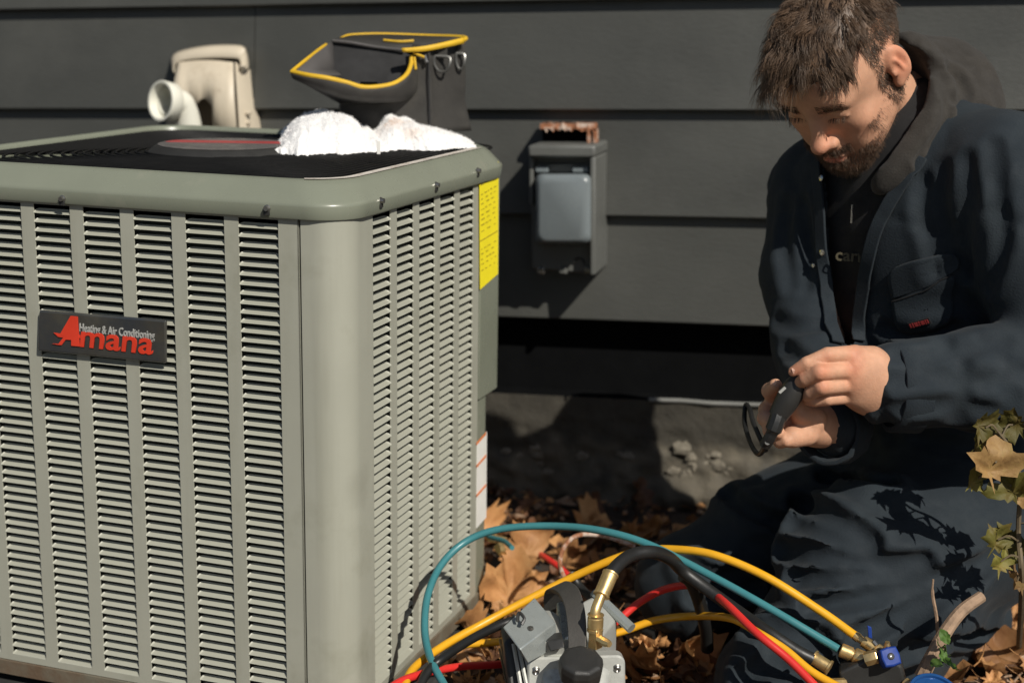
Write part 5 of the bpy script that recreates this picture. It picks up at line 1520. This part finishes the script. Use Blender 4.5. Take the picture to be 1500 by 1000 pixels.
# ---- hands: both modelled finger by finger
def hand_field():
    lo = at(1095, 665, 1.86); hi = at(1320, 480, 1.80)
    F = Field((min(lo[0], hi[0]) - .03, 1.70, min(lo[2], hi[2]) - .03), (max(lo[0], hi[0]) + .03, 1.94, max(lo[2], hi[2]) + .03), 0.0021)
    D = 1.80
    def finger(pts, rs, k=.004): F.chain([at(*p) for p in pts], rs, k)
    # left hand (towards the photo's right), back of the hand to the camera
    F.chain([at(1330, 566, D + .055), at(1296, 560, D + .045), at(1272, 556, D + .03)], [.026, .027, .026], .015)
    F.chain([at(1276, 530, D + .022), at(1252, 522, D + .010)], [.020, .0145], .018)
    F.chain([at(1280, 550, D + .024), at(1250, 542, D + .004)], [.020, .0145], .018)
    F.chain([at(1280, 570, D + .028), at(1248, 562, D + .008)], [.020, .014], .018)
    F.chain([at(1280, 588, D + .034), at(1248, 580, D + .018)], [.016, .0125], .018)
    F.ell(at(1272, 560, D + .035), (.028, .018, .036), .02)
    finger([(1252, 519, D + .010), (1212, 520, D - .008), (1182, 532, D - .010), (1162, 544, D - .004)], [.0118, .0098, .0085, .0066], .0015)
    finger([(1250, 541, D + .004), (1200, 545, D - .020), (1180, 555, D - .010), (1170, 561, D + .002)], [.0118, .0105, .0088, .0072], .0015)
    finger([(1248, 562, D + .008), (1204, 567, D - .017), (1188, 575, D - .006), (1181, 580, D + .006)], [.0112, .0100, .0084, .0070], .0015)
    finger([(1248, 580, D + .018), (1212, 584, D - .002), (1194, 587, D + .004), (1183, 587, D + .014)], [.0098, .0086, .0074, .0062], .0015)
    F.chain([at(1270, 545, D + .05), at(1230, 550, D + .045), at(1196, 556, D + .03), at(1178, 558, D + .022)], [.016, .0125, .0105, .0085], .006)   # thumb behind
    # right hand, nearer the wall, a fist round the lower end of the tool
    E_ = D + .05
    F.chain([at(1225, 628, E_ + .06), at(1196, 622, E_ + .035), at(1178, 616, E_ + .02)], [.027, .026, .024], .015)
    F.ell(at(1178, 622, E_ + .018), (.026, .018, .022), .016)
    F.chain([at(1180, 636, E_ - .002), at(1160, 640, E_ - .016)], [.015, .014], .012)
    finger([(1166, 600, E_ + .022), (1134, 585, E_ + .018), (1127, 572, E_ + .004), (1136, 564, E_ - .014)], [.0115, .0105, .0095, .0085])
    finger([(1162, 612, E_ + .024), (1124, 600, E_ + .016), (1121, 612, E_ - .008), (1130, 618, E_ - .022)], [.0120, .0108, .0098, .0085])
    finger([(1164, 626, E_ + .018), (1128, 620, E_ + .006), (1129, 630, E_ - .016), (1140, 633, E_ - .026)], [.0118, .0105, .0095, .0085])
    finger([(1170, 640, E_ + .012), (1140, 641, E_ - .002), (1143, 646, E_ - .018), (1152, 646, E_ - .026)], [.0105, .0095, .0085, .0075])
    F.chain([at(1192, 614, E_ + .004), at(1174, 606, E_ - .006), at(1164, 592, E_ - .006), at(1158, 580, E_ - .004)], [.016, .0125, .0105, .0085], .006)   # thumb
    return F
HFld = hand_field()
av, af = HFld.mesh()
av = relax(av, af, 1, 0.4)
KN = [at(1252, 519, 1.80), at(1250, 540, 1.79), at(1248, 560, 1.80), at(1206, 546, 1.765), at(1208, 567, 1.77), at(1214, 527, 1.775), at(1166, 543, 1.79)]
atint = []
for p in av:
    r_ = sum(math.exp(-np.sum((p - k) ** 2) / .012 ** 2) for k in KN)
    n = .05 * nz(p * 70) + .06 * nz(p * 190) - .05 * max(0, nz(p * 33))
    atint.append((1 + n, 1 - .20 * min(1.2, r_) + n, 1 - .24 * min(1.2, r_) + n, 1))
# joining core (neck to wrists) under the clothes keeps the body one figure
CF_ = Field((.15, 1.55, .0), (1.2, 2.5, .96), .014)
FWD = np.array([-.70, -.714, 0]); LFT = np.array([.714, -.70, 0])
SHL, SHR = at(1476, 262, 1.98), at(1200, 285, 2.22)
ELL, ELR = at(1545, 545, 1.88), at(1195, 512, 2.10)
WRL, WRR = at(1300, 561, 1.845), at(1215, 627, 1.885)
CHC = at(1336, 345, 2.12); BEL = at(1362, 520, 2.14); PEL = at(1400, 680, 2.17)
HIPL, HIPR = at(1440, 735, 2.08), at(1310, 715, 2.24)
KNL, KNR = at(1126, 992, 1.855), at(1014, 858, 2.12)
ANL, ANR = at(1420, 905, 2.18), at(1330, 870, 2.40)
NECK = H(0, -.075, -.19)
CF_.chain([NECK + HU * .04, NECK, CHC, BEL, PEL], [.05, .055, .09, .085, .09], .05)
for a in ((SHL, ELL, WRL), (SHR, ELR, WRR)): CF_.chain([CHC + Z1 * .1] + list(a), [.06, .045, .035, .024], .03)
for a in ((HIPL, KNL, ANL), (HIPR, KNR, ANR)): CF_.chain([PEL] + list(a), [.08, .07, .05, .035], .03)
cv, cf_ = CF_.mesh()
bv = np.concatenate([hw, av, cv]); bf = np.concatenate([hf, af + len(hw), cf_ + len(hw) + len(av)])
body = np_mesh('body', bv, bf, M['skin'], man)
ca = body.data.color_attributes.new('tint', 'FLOAT_COLOR', 'POINT')
ca.data.foreach_set('color', np.array(htint + atint + [(1, 1, 1, 1)] * len(cv), np.float32).ravel())
# nails on the visible fingertips
for (x, y, D_, rot) in ((1164, 542, 1.7895, 0), (1137, 561, 1.826, 1)):
    m = MB()
    c_ = at(x, y, D_)
    d = (at(1184, 536, 1.788) - c_) if rot == 0 else (at(1127, 575, 1.83) - c_)
    d /= np.linalg.norm(d); n_ = -ray(x, y); n_ -= d * (n_ @ d); n_ /= np.linalg.norm(n_); s_ = np.cross(d, n_)
    m.add([c_ + d * a + s_ * b * .0040 * (1 if a > 0 else .8) + n_ * (.0012 - .0016 * abs(b)) for a in (-.003, 0, .004) for b in (-1, -.5, 0, .5, 1)], [(i * 5 + j, i * 5 + j + 1, i * 5 + j + 6, i * 5 + j + 5) for i in range(2) for j in range(4)])
    o = m.build('fingernail', M['nail'], body, fix=False)

# ---- coverall
G = Field((.14, 1.55, -.03), (1.22, 2.52, .98), .0062)
G.ell(CHC, (.185, .118, .205), 0, ax=[LFT, FWD, Z1])
G.ell(CHC + Z1 * .05 + FWD * .02, (.17, .11, .13), .04, ax=[LFT, FWD, Z1])
G.ell(BEL, (.175, .130, .17), .06, ax=[LFT, FWD, Z1])
G.ell(PEL, (.185, .150, .14), .06, ax=[LFT, FWD, Z1])
TRAP = NECK + Z1 * -.03 - FWD * .02
G.cap(TRAP - Z1 * .02, SHL + Z1 * .015, .060, .066, .05); G.cap(TRAP - Z1 * .02, SHR + Z1 * .01, .060, .062, .05)
G.chain([SHL, at(1530, 400, 1.94), ELL], [.084, .076, .066], .03)
G.chain([ELL, at(1440, 556, 1.86), at(1335, 563, 1.85), at(1302, 563, 1.845)], [.070, .066, .054, .051], .02)
G.chain([SHR, at(1182, 400, 2.17), ELR], [.074, .064, .060], .03)
G.chain([ELR, at(1210, 585, 1.98), at(1226, 622, 1.91)], [.060, .052, .045], .02)
# legs
G.chain([HIPL, at(1290, 845, 1.95), KNL], [.130, .110, .068], .05)
G.ell(at(1235, 800, 1.93), (.075, .075, .06), .05)
G.chain([KNL + Z1 * -.01, at(1290, 955, 2.0), ANL], [.066, .078, .064], .03)
G.chain([HIPR, at(1160, 790, 2.19), KNR], [.120, .104, .082], .05)
G.chain([KNR, at(1180, 905, 2.27), ANR], [.074, .074, .06], .03)
G.cap(PEL, HIPL, .14, .13, .05); G.cap(PEL, HIPR, .13, .12, .05)
G.ell(at(1375, 850, 2.08), (.10, .09, .07), .06)
# creases: photo lines traced onto the cloth
def trace(pts, per=5):
    out = []
    for p in catmull([np.array([x, y, 0.]) for x, y in pts], per):
        h_ = G.hit(p[0], p[1])
        if h_ is not None: out.append(h_)
    return out
def creases(lines, depth, width, ridge=.55):
    G.start_grooves()
    for ln in lines:
        t = trace(ln)
        if len(t) > 1: G.groove(t, depth, width)
    G.end_grooves(depth, width, ridge)
creases([[(1170, 850), (1240, 843), (1300, 842), (1370, 846)], [(1190, 892), (1270, 872), (1340, 860), (1430, 826), (1470, 800)],
         [(1250, 930), (1320, 898), (1370, 872), (1430, 836)], [(1318, 950), (1342, 912), (1362, 880), (1400, 850)], [(1150, 806), (1220, 815), (1300, 826), (1350, 824)],
         [(1170, 740), (1205, 752), (1245, 775), (1275, 795)], [(1165, 768), (1205, 776), (1240, 792), (1270, 808)], [(1210, 704), (1245, 712), (1300, 716)],
         [(1280, 965), (1345, 945), (1440, 920)], [(1110, 930), (1150, 925), (1200, 935)], [(1095, 990), (1130, 975), (1180, 985), (1230, 975)], [(1130, 955), (1170, 945), (1220, 955)],
         [(1010, 830), (1040, 845), (1080, 850)], [(1020, 870), (1060, 870), (1100, 860)], [(1060, 720), (1100, 750), (1150, 770)]], .017, .0125, .85)
creases([[(1355, 265), (1352, 310), (1368, 360), (1372, 395)], [(1385, 250), (1380, 300), (1392, 350), (1400, 385)], [(1418, 235), (1420, 300), (1415, 350), (1420, 400)], [(1455, 215), (1462, 280), (1470, 350), (1450, 420)],
         [(1310, 520), (1340, 524), (1400, 515), (1470, 500)], [(1310, 560), (1370, 550), (1430, 560), (1500, 545)], [(1310, 600), (1390, 592), (1470, 605)], [(1385, 505), (1405, 530), (1412, 575), (1405, 610)], [(1440, 500), (1470, 530), (1480, 590)],
         [(1140, 470), (1165, 480), (1200, 478)], [(1150, 510), (1180, 530), (1210, 535)], [(1180, 300), (1185, 360), (1178, 420)], [(1155, 300), (1150, 360), (1160, 420)],
         [(1300, 480), (1345, 488), (1400, 480)], [(1280, 560), (1290, 600), (1310, 640)], [(1350, 640), (1400, 655), (1470, 650)]], .0065, .010, .6)
gv, gf = G.mesh()
gn = normals(gv, gf)
disp = np.array([.005 * nz((p[0] * 9 + 3, p[1] * 9, p[2] * 8)) - .007 * (max(0, .16 - abs(nz((p[0] * 7 - p[2] * 9, p[1] * 7, p[2] * 12 + 4)))) * 6) ** 1.5 * (.5 + .5 * nz(p * 5 + 3)) + .0012 * nz(p * 34) for p in gv]) * np.where(gv[:, 2] > .42, .6, 1.0)
gv = gv + gn * disp[:, None]
gv = relax(gv, gf, 1, .4)
# hold the cloth clear of the ground
gv[:, 2] = np.maximum(gv[:, 2], .012 + 0 * gv[:, 2])
# open front between the lapels: the black knit below shows there
def inside(poly, X, Y):
    r_ = np.zeros(len(X), bool); n = len(poly)
    for i in range(n):
        x1, y1 = poly[i]; x2, y2 = poly[(i + 1) % n]
        c = ((y1 > Y) != (y2 > Y)) & (X < (x2 - x1) * (Y - y1) / (y2 - y1 + 1e-9) + x1)
        r_ ^= c
    return r_
OPEN = [(1205, 235), (1212, 300), (1214, 380), (1222, 470), (1232, 505), (1250, 505), (1260, 440), (1268, 385), (1278, 345), (1300, 300), (1345, 245), (1330, 200), (1260, 210)]
fc = gv[gf].mean(1); fx, fy = proj(fc.T.reshape(3, -1).T) if False else (None, None)
d_ = fc - CAMP
dep = d_ @ CF; fx = 750 + FPX * (d_ @ CR) / dep; fy = 500 - FPX * (d_ @ CU) / dep
front = (normals(gv, gf)[gf[:, 0]] * d_).sum(1) < 0
op = inside(OPEN, fx, fy) & front & (fc[:, 2] > .45)
cover = np_mesh('coverall', gv, gf[~op], M['navy'], man)
used = np.unique(gf[op]); remap = np.full(len(gv), -1); remap[used] = np.arange(len(used))
# knit shirt: the torso offset inwards a little
T = Field((.25, 1.75, .30), (.95, 2.45, .90), .009)
T.ell(CHC, (.175, .108, .20), 0, ax=[LFT, FWD, Z1]); T.ell(CHC + Z1 * .05 + FWD * .02, (.16, .10, .125), .04, ax=[LFT, FWD, Z1])
T.ell(BEL, (.163, .118, .16), .06, ax=[LFT, FWD, Z1]); T.cap(TRAP, CHC + Z1 * .12, .066, .10, .04)
T.cap(NECK - Z1 * .01, TRAP, .068, .07, .03)
tv, tf = T.mesh()
tn = normals(tv, tf); tv = tv + tn * np.array([.004 * nz(p * 18) for p in tv])[:, None]
shirt = np_mesh('undershirt', tv, tf, M['shirt'], man)
BV = BVHTree.FromPolygons([tuple(p) for p in gv], [tuple(map(int, q)) for q in gf])
SV = BVHTree.FromPolygons([tuple(p) for p in tv], [tuple(map(int, q)) for q in tf])
def cloth_hit(x, y, tree=None, lift=0.003):
    d = Vector(tuple(ray(x, y))).normalized()
    h_ = (tree or BV).ray_cast(Vector((0, 0, CAM_H)), d, 5)
    if h_[0] is None: return None
    n = h_[1] if h_[1].dot(d) < 0 else -h_[1]
    return np.array(h_[0] + n * lift), np.array(n)
def strip(name, px, half, m, parent, lift=.003, thick=.003, taper=None):
    """a flat band of cloth laid on the coverall along a photo line"""
    P = [cloth_hit(q[0], q[1], lift=lift) for q in catmull([np.array([x, y, 0.]) for x, y in px], 5)]
    P = [p for p in P if p]
    rings = []
    for i, (p, n) in enumerate(P):
        t = P[min(i + 1, len(P) - 1)][0] - P[max(i - 1, 0)][0]; t /= np.linalg.norm(t) + 1e-9
        s_ = np.cross(t, n); s_ /= np.linalg.norm(s_) + 1e-9
        w = half * (1 if taper is None else taper(i / (len(P) - 1)))
        rings.append([p - s_ * w, p - s_ * w + n * thick, p + s_ * w + n * thick, p + s_ * w])
    mb = MB(); mb.loft(rings, True, True)
    return mb.build(name, m, parent, bevel=.0012)
# lapels, collar, pocket
strip('lapel', [(1352, 232), (1325, 268), (1302, 302), (1284, 340), (1272, 388), (1264, 440), (1256, 500)], .0095, M['navy'], cover, .003, .004)
strip('lapel', [(1198, 238), (1204, 300), (1207, 380), (1215, 465), (1226, 505)], .009, M['navy'], cover, .003, .004)
fl = [cloth_hit(x, y, lift=.004) for x, y in ((1312, 436), (1330, 431), (1360, 418), (1388, 403), (1404, 392), (1402, 372), (1385, 368), (1345, 378), (1310, 395))]
def patch(name, px, m, parent, lift, thick, n=10):
    c0 = np.mean(np.array(px, float), 0)
    ring0 = []
    vs, fs = [], []
    pts = catmull([np.array([x, y, 0.]) for x, y in px] + [np.array([*px[0], 0.])], 4)[:-1]
    K = len(pts)
    for j in range(n + 1):
        f_ = 1 - j / n
        for p in pts:
            q = c0 + (p[:2] - c0) * f_
            h_ = cloth_hit(q[0], q[1], lift=lift)
            vs.append(h_[0] if h_ else at(q[0], q[1], 2.0))
    fs = [(j * K + k, j * K + (k + 1) % K, (j + 1) * K + (k + 1) % K, (j + 1) * K + k) for j in range(n) for k in range(K)]
    mb = MB(); mb.add(vs, fs)
    o = mb.build(name, m, parent, fix=False)
    s_ = o.modifiers.new('s', 'SOLIDIFY'); s_.thickness = thick; s_.offset = -1
    return o
patch('pocket_flap', [(1308, 436), (1332, 428), (1366, 414), (1394, 400), (1406, 388), (1400, 370), (1350, 378), (1306, 396)], M['navy'], cover, .007, .004)
patch('chest_pocket', [(1308, 440), (1392, 402), (1394, 430), (1394, 462), (1370, 478), (1336, 484), (1316, 476)], M['navy'], cover, .0035, .003)
strip('pocket_seam', [(1308, 440), (1335, 431), (1366, 417), (1394, 402)], .0012, M['shirt'], cover, .005, .0025)
# stitched red word on the pocket, print and zip on the shirt
h_ = cloth_hit(1348, 469, lift=.0075)
ex_ = cloth_hit(1364, 466, lift=.0075)[0] - cloth_hit(1334, 472, lift=.0075)[0]
mt = text_mesh('HEAT', .0115, 0, .0003, .0004)
m = MB(); sx = ex_ / np.linalg.norm(ex_); m.box(h_[0], sx * .0155, np.cross(sx, h_[1]) * .0052, h_[1] * .0009)
tagp = m.build('woven_tag', M['shirt'], cover, bevel=.0006)
m = MB()
upv = np.cross(h_[1], sx)
if upv[2] < 0: upv = -upv
for k, (x0, w_) in enumerate(((-.0135, .0016), (-.0098, .0016), (-.0066, .0045), (-.0008, .0016), (.0024, .0045), (.0082, .0016), (.0112, .0016))):
    m.box(h_[0] + sx * (x0 + w_ / 2) + h_[1] * .0012, sx * w_ / 2, upv * (.0028 + .0004 * (k % 2)), h_[1] * .0004)
o = m.build('stitching', M['thread_red'], tagp, smooth=False); o['kind'] = 'stuff'
h_ = cloth_hit(1250, 372, SV, .002)
if h_:
    sx = np.array([.93, -.36, 0]); mt = text_mesh('carh', .024, 0, .0004, .0003)
    place_text('shirt_print', mt, M['print_yellow'], shirt, h_[0] + h_[1] * .004, sx, Z1 * .95 + h_[1] * .05)
for (x, y, r_, mm) in ((1209, 368, .0042, 'steel'), (1209, 262, .0042, 'steel'), (1197, 388, .003, 'steel')):
    h_ = cloth_hit(x, y, BV, .007)
    if h_: m = MB(); m.lathe(h_[0], h_[1], [(0, r_), (.0015, r_), (.0022, r_ * .6)], 10); m.build('snap_button', M[mm], cover)
m = MB()
za, zb_ = cloth_hit(1254, 300, SV, .004), cloth_hit(1252, 326, SV, .004)
if za and zb_: m.tube([za[0] + za[1] * .004, zb_[0] + zb_[1] * .004], .0014, 6); m.build('zip_pull', M['steel'], shirt)
# cuff of the left sleeve, dark knit cuff inside
d = WRL - at(1400, 563, 1.86); d /= np.linalg.norm(d)
def cuff(name, c0, c1, r0, r1, m, parent):
    a = (c1 - c0) / np.linalg.norm(c1 - c0); n1 = np.cross(a, Z1); n1 /= np.linalg.norm(n1); n2 = np.cross(n1, a)
    mb = MB()
    rings = []
    for t, rr in ((0, r0 * .9), (.03, r0), (.5, (r0 + r1) / 2), (.97, r1), (1, r1 * .97), (.99, r1 * .88), (.6, r1 * .8)):
        rings.append([c0 + (c1 - c0) * t + rr * (1 + .05 * noise.noise((k * .9, t * 3, r0 * 90))) * (math.cos(2 * math.pi * k / 28) * n1 + math.sin(2 * math.pi * k / 28) * n2 * 1.08) for k in range(28)])
    mb.loft(rings, True, False)
    return mb.build(name, m, parent, angle=60, fix=False)
cuff('cuff', at(1345, 566, 1.852), at(1303, 566, 1.846), .0555, .0545, M['navy'], cover)
cuff('knit_cuff', at(1320, 563, 1.848), at(1286, 560, 1.840), .046, .0405, M['hood'], man)
cuff('cuff', at(1230, 626, 1.925), at(1212, 629, 1.885), .046, .044, M['navy'], cover)
# ---- hood lying on the shoulders
HD = Field((.30, 1.75, .62), (.95, 2.45, 1.0), .0052)
hc = [at(1326, 66, 2.08), at(1352, 84, 2.085), at(1368, 122, 2.06), at(1364, 170, 2.03), at(1344, 214, 2.01), at(1314, 250, 2.0), at(1290, 272, 2.01)]
HD.chain(catmull(hc, 3), [.019] * 14 + [.017, .016, .015, .014, .013], .010)
HD.chain([at(1340, 100, 2.16), at(1396, 116, 2.15), at(1420, 152, 2.11), at(1398, 192, 2.06), at(1360, 228, 2.04)], [.036, .044, .040, .038, .030], .03)
HD.chain([at(1340, 92, 2.14), at(1385, 95, 2.15), at(1425, 132, 2.13)], [.024, .028, .026], .025)
HD.chain([at(1330, 120, 2.16), at(1385, 165, 2.13), at(1350, 230, 2.07)], [.050, .050, .038], .03)
HD.ell(at(1350, 150, 2.12), (.05, .05, .07), .03)
HD.start_grooves()
for ln in ([(1338, 82), (1378, 110), (1386, 150), (1376, 195), (1348, 236)], [(1388, 100), (1410, 130), (1412, 170)], [(1400, 190), (1385, 215), (1360, 245)], [(1395, 145), (1420, 160), (1445, 165)]):
    t_ = []
    for p_ in catmull([np.array([x, y, 0.]) for x, y in ln], 5):
        q_ = HD.hit(p_[0], p_[1])
        if q_ is not None: t_.append(q_)
    if len(t_) > 1: HD.groove(t_, 0, .008)
HD.end_grooves(.008, .008, .5)
HD.ell(H(.02, -.03, -.09), (.060, .075, .085), .012, 'sub', ax=[HL, HF, HU])
HD.cap(H(0, .03, -.10), H(0, -.05, -.155), .062, .058, .012, 'sub')
vv, ff = HD.mesh(); nn_ = normals(vv, ff)
vv = vv + nn_ * np.array([.004 * nz(p * 24) + .003 * (abs(nz((p[0] * 45, p[1] * 45, p[2] * 20))) - .2) for p in vv])[:, None]
np_mesh('hood', relax(vv, ff, 1, .4), ff, M['hood'], man)

# ---- hair and beard, strand by strand
def strands(name, m, roots, par, nseg=5, mode=None):
    vs, fs = [], []
    for pts, w in roots:
        b = len(vs)
        K = len(pts)
        t0 = pts[1] - pts[0]
        a = np.cross(t0, [.3, .5, .8]); a /= np.linalg.norm(a) + 1e-9; c = np.cross(t0, a); c /= np.linalg.norm(c) + 1e-9
        for i, p in enumerate(pts):
            ww = w * (1 - .85 * (i / (K - 1)) ** 1.5)
            vs += [p + a * ww, p - a * ww * .5 + c * ww * .87, p - a * ww * .5 - c * ww * .87]
        for i in range(K - 1):
            for k in range(3): fs.append((b + i * 3 + k, b + i * 3 + (k + 1) % 3, b + i * 3 + 3 + (k + 1) % 3, b + i * 3 + 3 + k))
    return np_mesh(name, np.array(vs), np.array(fs), m, par)
def wp(p): return H(*p)
rnd = random.Random(11)
hn = normals(hv, hf)
# scalp: upper skull without the face; sides cropped
crown, side, brow, beard, stache = [], [], [], [], []
for i in range(len(hv)):
    x, y, z = hv[i]
    hairline = .062 - .030 * max(0, (abs(x) - .030) / .03)          # height of the front hairline
    if z > .045 and not (y > .058 and z < hairline) and (abs(x) < .064 or z > .07): crown.append(i)
    elif z > -.055 and abs(x) > .045 and y < .030 - max(0, -z) * .35 and not (abs(abs(x) - .085) < .012 and abs(y + .010) < .022 and abs(z) < .036) and abs(x) < .0815: side.append(i)
    elif z > -.075 and y < -.05: side.append(i)
    if y > -.012 and z < -.030 and z > -.125 and y > -.02:
        low = -.066 if abs(x) < .03 else -.045 - .45 * (.07 - min(.07, abs(x)))
        if abs(x) > .062 and z < .0 or z < low - .012: beard.append(i)
    if abs(x) < .030 and y > .084 and -.0665 < z < -.056: stache.append(i)
    if abs(abs(x) - .033) < .020 and y > .068 and .012 < z < .026: brow.append(i)
R_hair = []
cl = [rnd.choice(crown) for _ in range(190)]
clv = np.array([hv[c] for c in cl])
cld = [np.array([rnd.gauss(0, .55), rnd.gauss(0, .35), rnd.gauss(0, .3)]) for _ in cl]
clL = [rnd.choice((.6, .8, 1.0, 1.15, 1.35)) for _ in cl]
for _ in range(7200):
    i = rnd.choice(crown); p = hv[i]; n = hn[i]
    j = int(np.argmin(((clv - p) ** 2).sum(1)))
    front = max(0., min(1., (p[1] + .07) / .13))
    L = (.028 + .025 * front) * rnd.uniform(.6, 1.2) * clL[j] * (1 - .42 * max(0, min(1, (p[0] - .004) / .03)) * front)
    flow = np.array([.05, .85, -.10 - .25 * front]) + cld[j] * .9 + np.array([rnd.gauss(0, .10), rnd.gauss(0, .10), rnd.gauss(0, .08)])
    if abs(p[0]) > .045: flow += np.array([math.copysign(.35, p[0]), -.15, -.45])
    pts = [p]
    d = n * 1.0 + flow * .4
    q = p.copy()
    for s_ in range(5):
        t = (s_ + 1) / 5
        d = n * (1.0 * (1 - t) ** 1.2) + flow * (.35 + .6 * t) + np.array([0, 0, -.55 * t * t * (1 + front)])
        d = d / np.linalg.norm(d)
        q = q + d * L / 5
        # keep outside the skull
        e = (q - np.array([0, -.014, .036])) / np.array([.079, .101, .084])
        r_ = np.linalg.norm(e)
        if r_ < 1.0 and q[2] > 0: q = np.array([0, -.014, .036]) + (q - np.array([0, -.014, .036])) / r_ * 1.01
        # draw strands into tufts
        tip = clv[j] + (q - p)
        pts.append(q + (tip - q) * .55 * t)
    R_hair.append(([wp(a) for a in pts], .00042))
for _ in range(15000):
    i = rnd.choice(side); p = hv[i]; n = hn[i]
    L = rnd.uniform(.005, .008) * (1.9 if p[2] > .045 else 1)
    d = n * .45 + np.array([0, .25, -.75]) + np.array([rnd.gauss(0, .2), rnd.gauss(0, .2), rnd.gauss(0, .2)])
    d /= np.linalg.norm(d)
    p = p + np.array([rnd.gauss(0, .0012) for _ in range(3)])
    R_hair.append(([wp(p), wp(p + d * L * .5 + n * .001), wp(p + d * L - n * .0005)], .00028))
# pieces with 6 and 3 points: build apart, same part
long_ = [r for r in R_hair if len(r[0]) == 6]; short = [r for r in R_hair if len(r[0]) == 3]
# dark cap under the strands so that no scalp shines through the crown
cm = set(crown); 
capf = np.array([f for f in hf if all(int(k) in cm for k in f)])
capv = hv + hn * .0045
capw = HO + HS * (capv[:, :1] * HL + capv[:, 1:2] * HF + capv[:, 2:] * HU)
u_ = np.unique(capf); rm = np.full(len(hv), -1); rm[u_] = np.arange(len(u_))
hair = strands('hair', M['hair'], long_, man)
np_mesh('hair_roots', capw[u_], rm[capf], M['hair'], hair)
M['hair_short'] = mat('cropped hair', (0.10, 0.066, 0.042), 0.5, var=0.3, vscale=60)
strands('cropped_sides', M['hair_short'], short, hair)
Rb = []
for _ in range(9500):
    i = rnd.choice(beard); p = hv[i]; n = hn[i]
    if n[1] < -.3: continue
    chin = max(0., min(1., (p[1] - .035) / .04))
    if rnd.random() > .12 + .75 * chin: continue
    L = rnd.uniform(.0035, .006) * (1 + .9 * chin)
    p = p + np.array([rnd.gauss(0, .0013) for _ in range(3)])
    d = n * .45 + np.array([0, .2, -.85]) + np.array([rnd.gauss(0, .14), rnd.gauss(0, .12), rnd.gauss(0, .12)])
    d /= np.linalg.norm(d)
    Rb.append(([wp(p), wp(p + d * L * .55 + n * .001), wp(p + d * L)], .00016 + .00009 * chin))
for _ in range(500):
    i = rnd.choice(stache); p = hv[i]; n = hn[i]
    d = n * .5 + np.array([math.copysign(.5, p[0]), 0, -.7]) + np.array([rnd.gauss(0, .15)] * 3); d /= np.linalg.norm(d); L = rnd.uniform(.006, .011)
    Rb.append(([wp(p), wp(p + d * L * .5 + n * .001), wp(p + d * L)], .0004))
strands('beard', M['beard'], Rb, man)
Re, Rr_, Rl = [], [], []
for _ in range(420):
    i = rnd.choice(brow); p = hv[i]; n = hn[i]; s_ = math.copysign(1, p[0])
    d = n * .35 + np.array([s_ * .8, -.1, .15]) + np.array([rnd.gauss(0, .15)] * 3); d /= np.linalg.norm(d); L = rnd.uniform(.006, .010)
    (Re if s_ > 0 else Rr_).append(([wp(p), wp(p + d * L * .5 + n * .0008), wp(p + d * L)], .0004))
for _ in range(90):                                                   # lashes
    s_ = rnd.choice((-1, 1)); t = rnd.uniform(-1, 1)
    p = np.array([s_ * .032 + t * .014, .0915 - .005 * t * t, -.0035 - .0015 * abs(t)]); d = np.array([t * .2, .8, -.55]); L = .008
    Rl.append(([wp(p), wp(p + d * L * .5), wp(p + d * L)], .00035))
strands('eyebrow', M['beard'], Re, man); strands('eyebrow', M['beard'], Rr_, man)
strands('eyelashes', M['beard'], Rl, man)['kind'] = 'stuff'

# ---- black tool in his hands
tool = thing('hand_tool', at(1150, 590, 1.80), 'black probe with a looped cable held in both hands', 'tool')
a, b = at(1174, 552, 1.808), at(1138, 612, 1.812)
Lt = np.linalg.norm(a - b)
m = MB(); m.lathe(b, a - b, [(0, .0085), (.003, .0125), (.022, .0150), (.040, .0155), (Lt * .8, .0145), (Lt * .92, .012), (Lt, .0095), (Lt + .002, .006)], 16); m.build('handle', M['black_plastic'], tool)
m = MB(); m.tube(catmull([at(1142, 604, 1.810), at(1136, 622, 1.805), at(1128, 640, 1.805), at(1120, 652, 1.81)], 5), [.0105] * 8 + [.0075] * 8, 10); m.build('strain_relief', M['black_rubber'], tool)
m = MB(); m.tube(catmull([at(1124, 648, 1.80), at(1112, 665, 1.84), at(1100, 650, 1.93), at(1091, 620, 1.99), at(1092, 594, 2.02), at(1098, 598, 2.0), at(1104, 620, 1.97), at(1122, 660, 1.92)], 7), .0033, 8); m.build('cable', M['black_rubber'], tool)
m = MB(); m.box(at(1146, 571, 1.790), np.array([.0035, 0, .0035]), np.array([0, .001, 0]), np.array([-.0012, 0, .0012])); m.build('mark', M['hub'] if 'hub' in M else M['grey_letter'], tool)
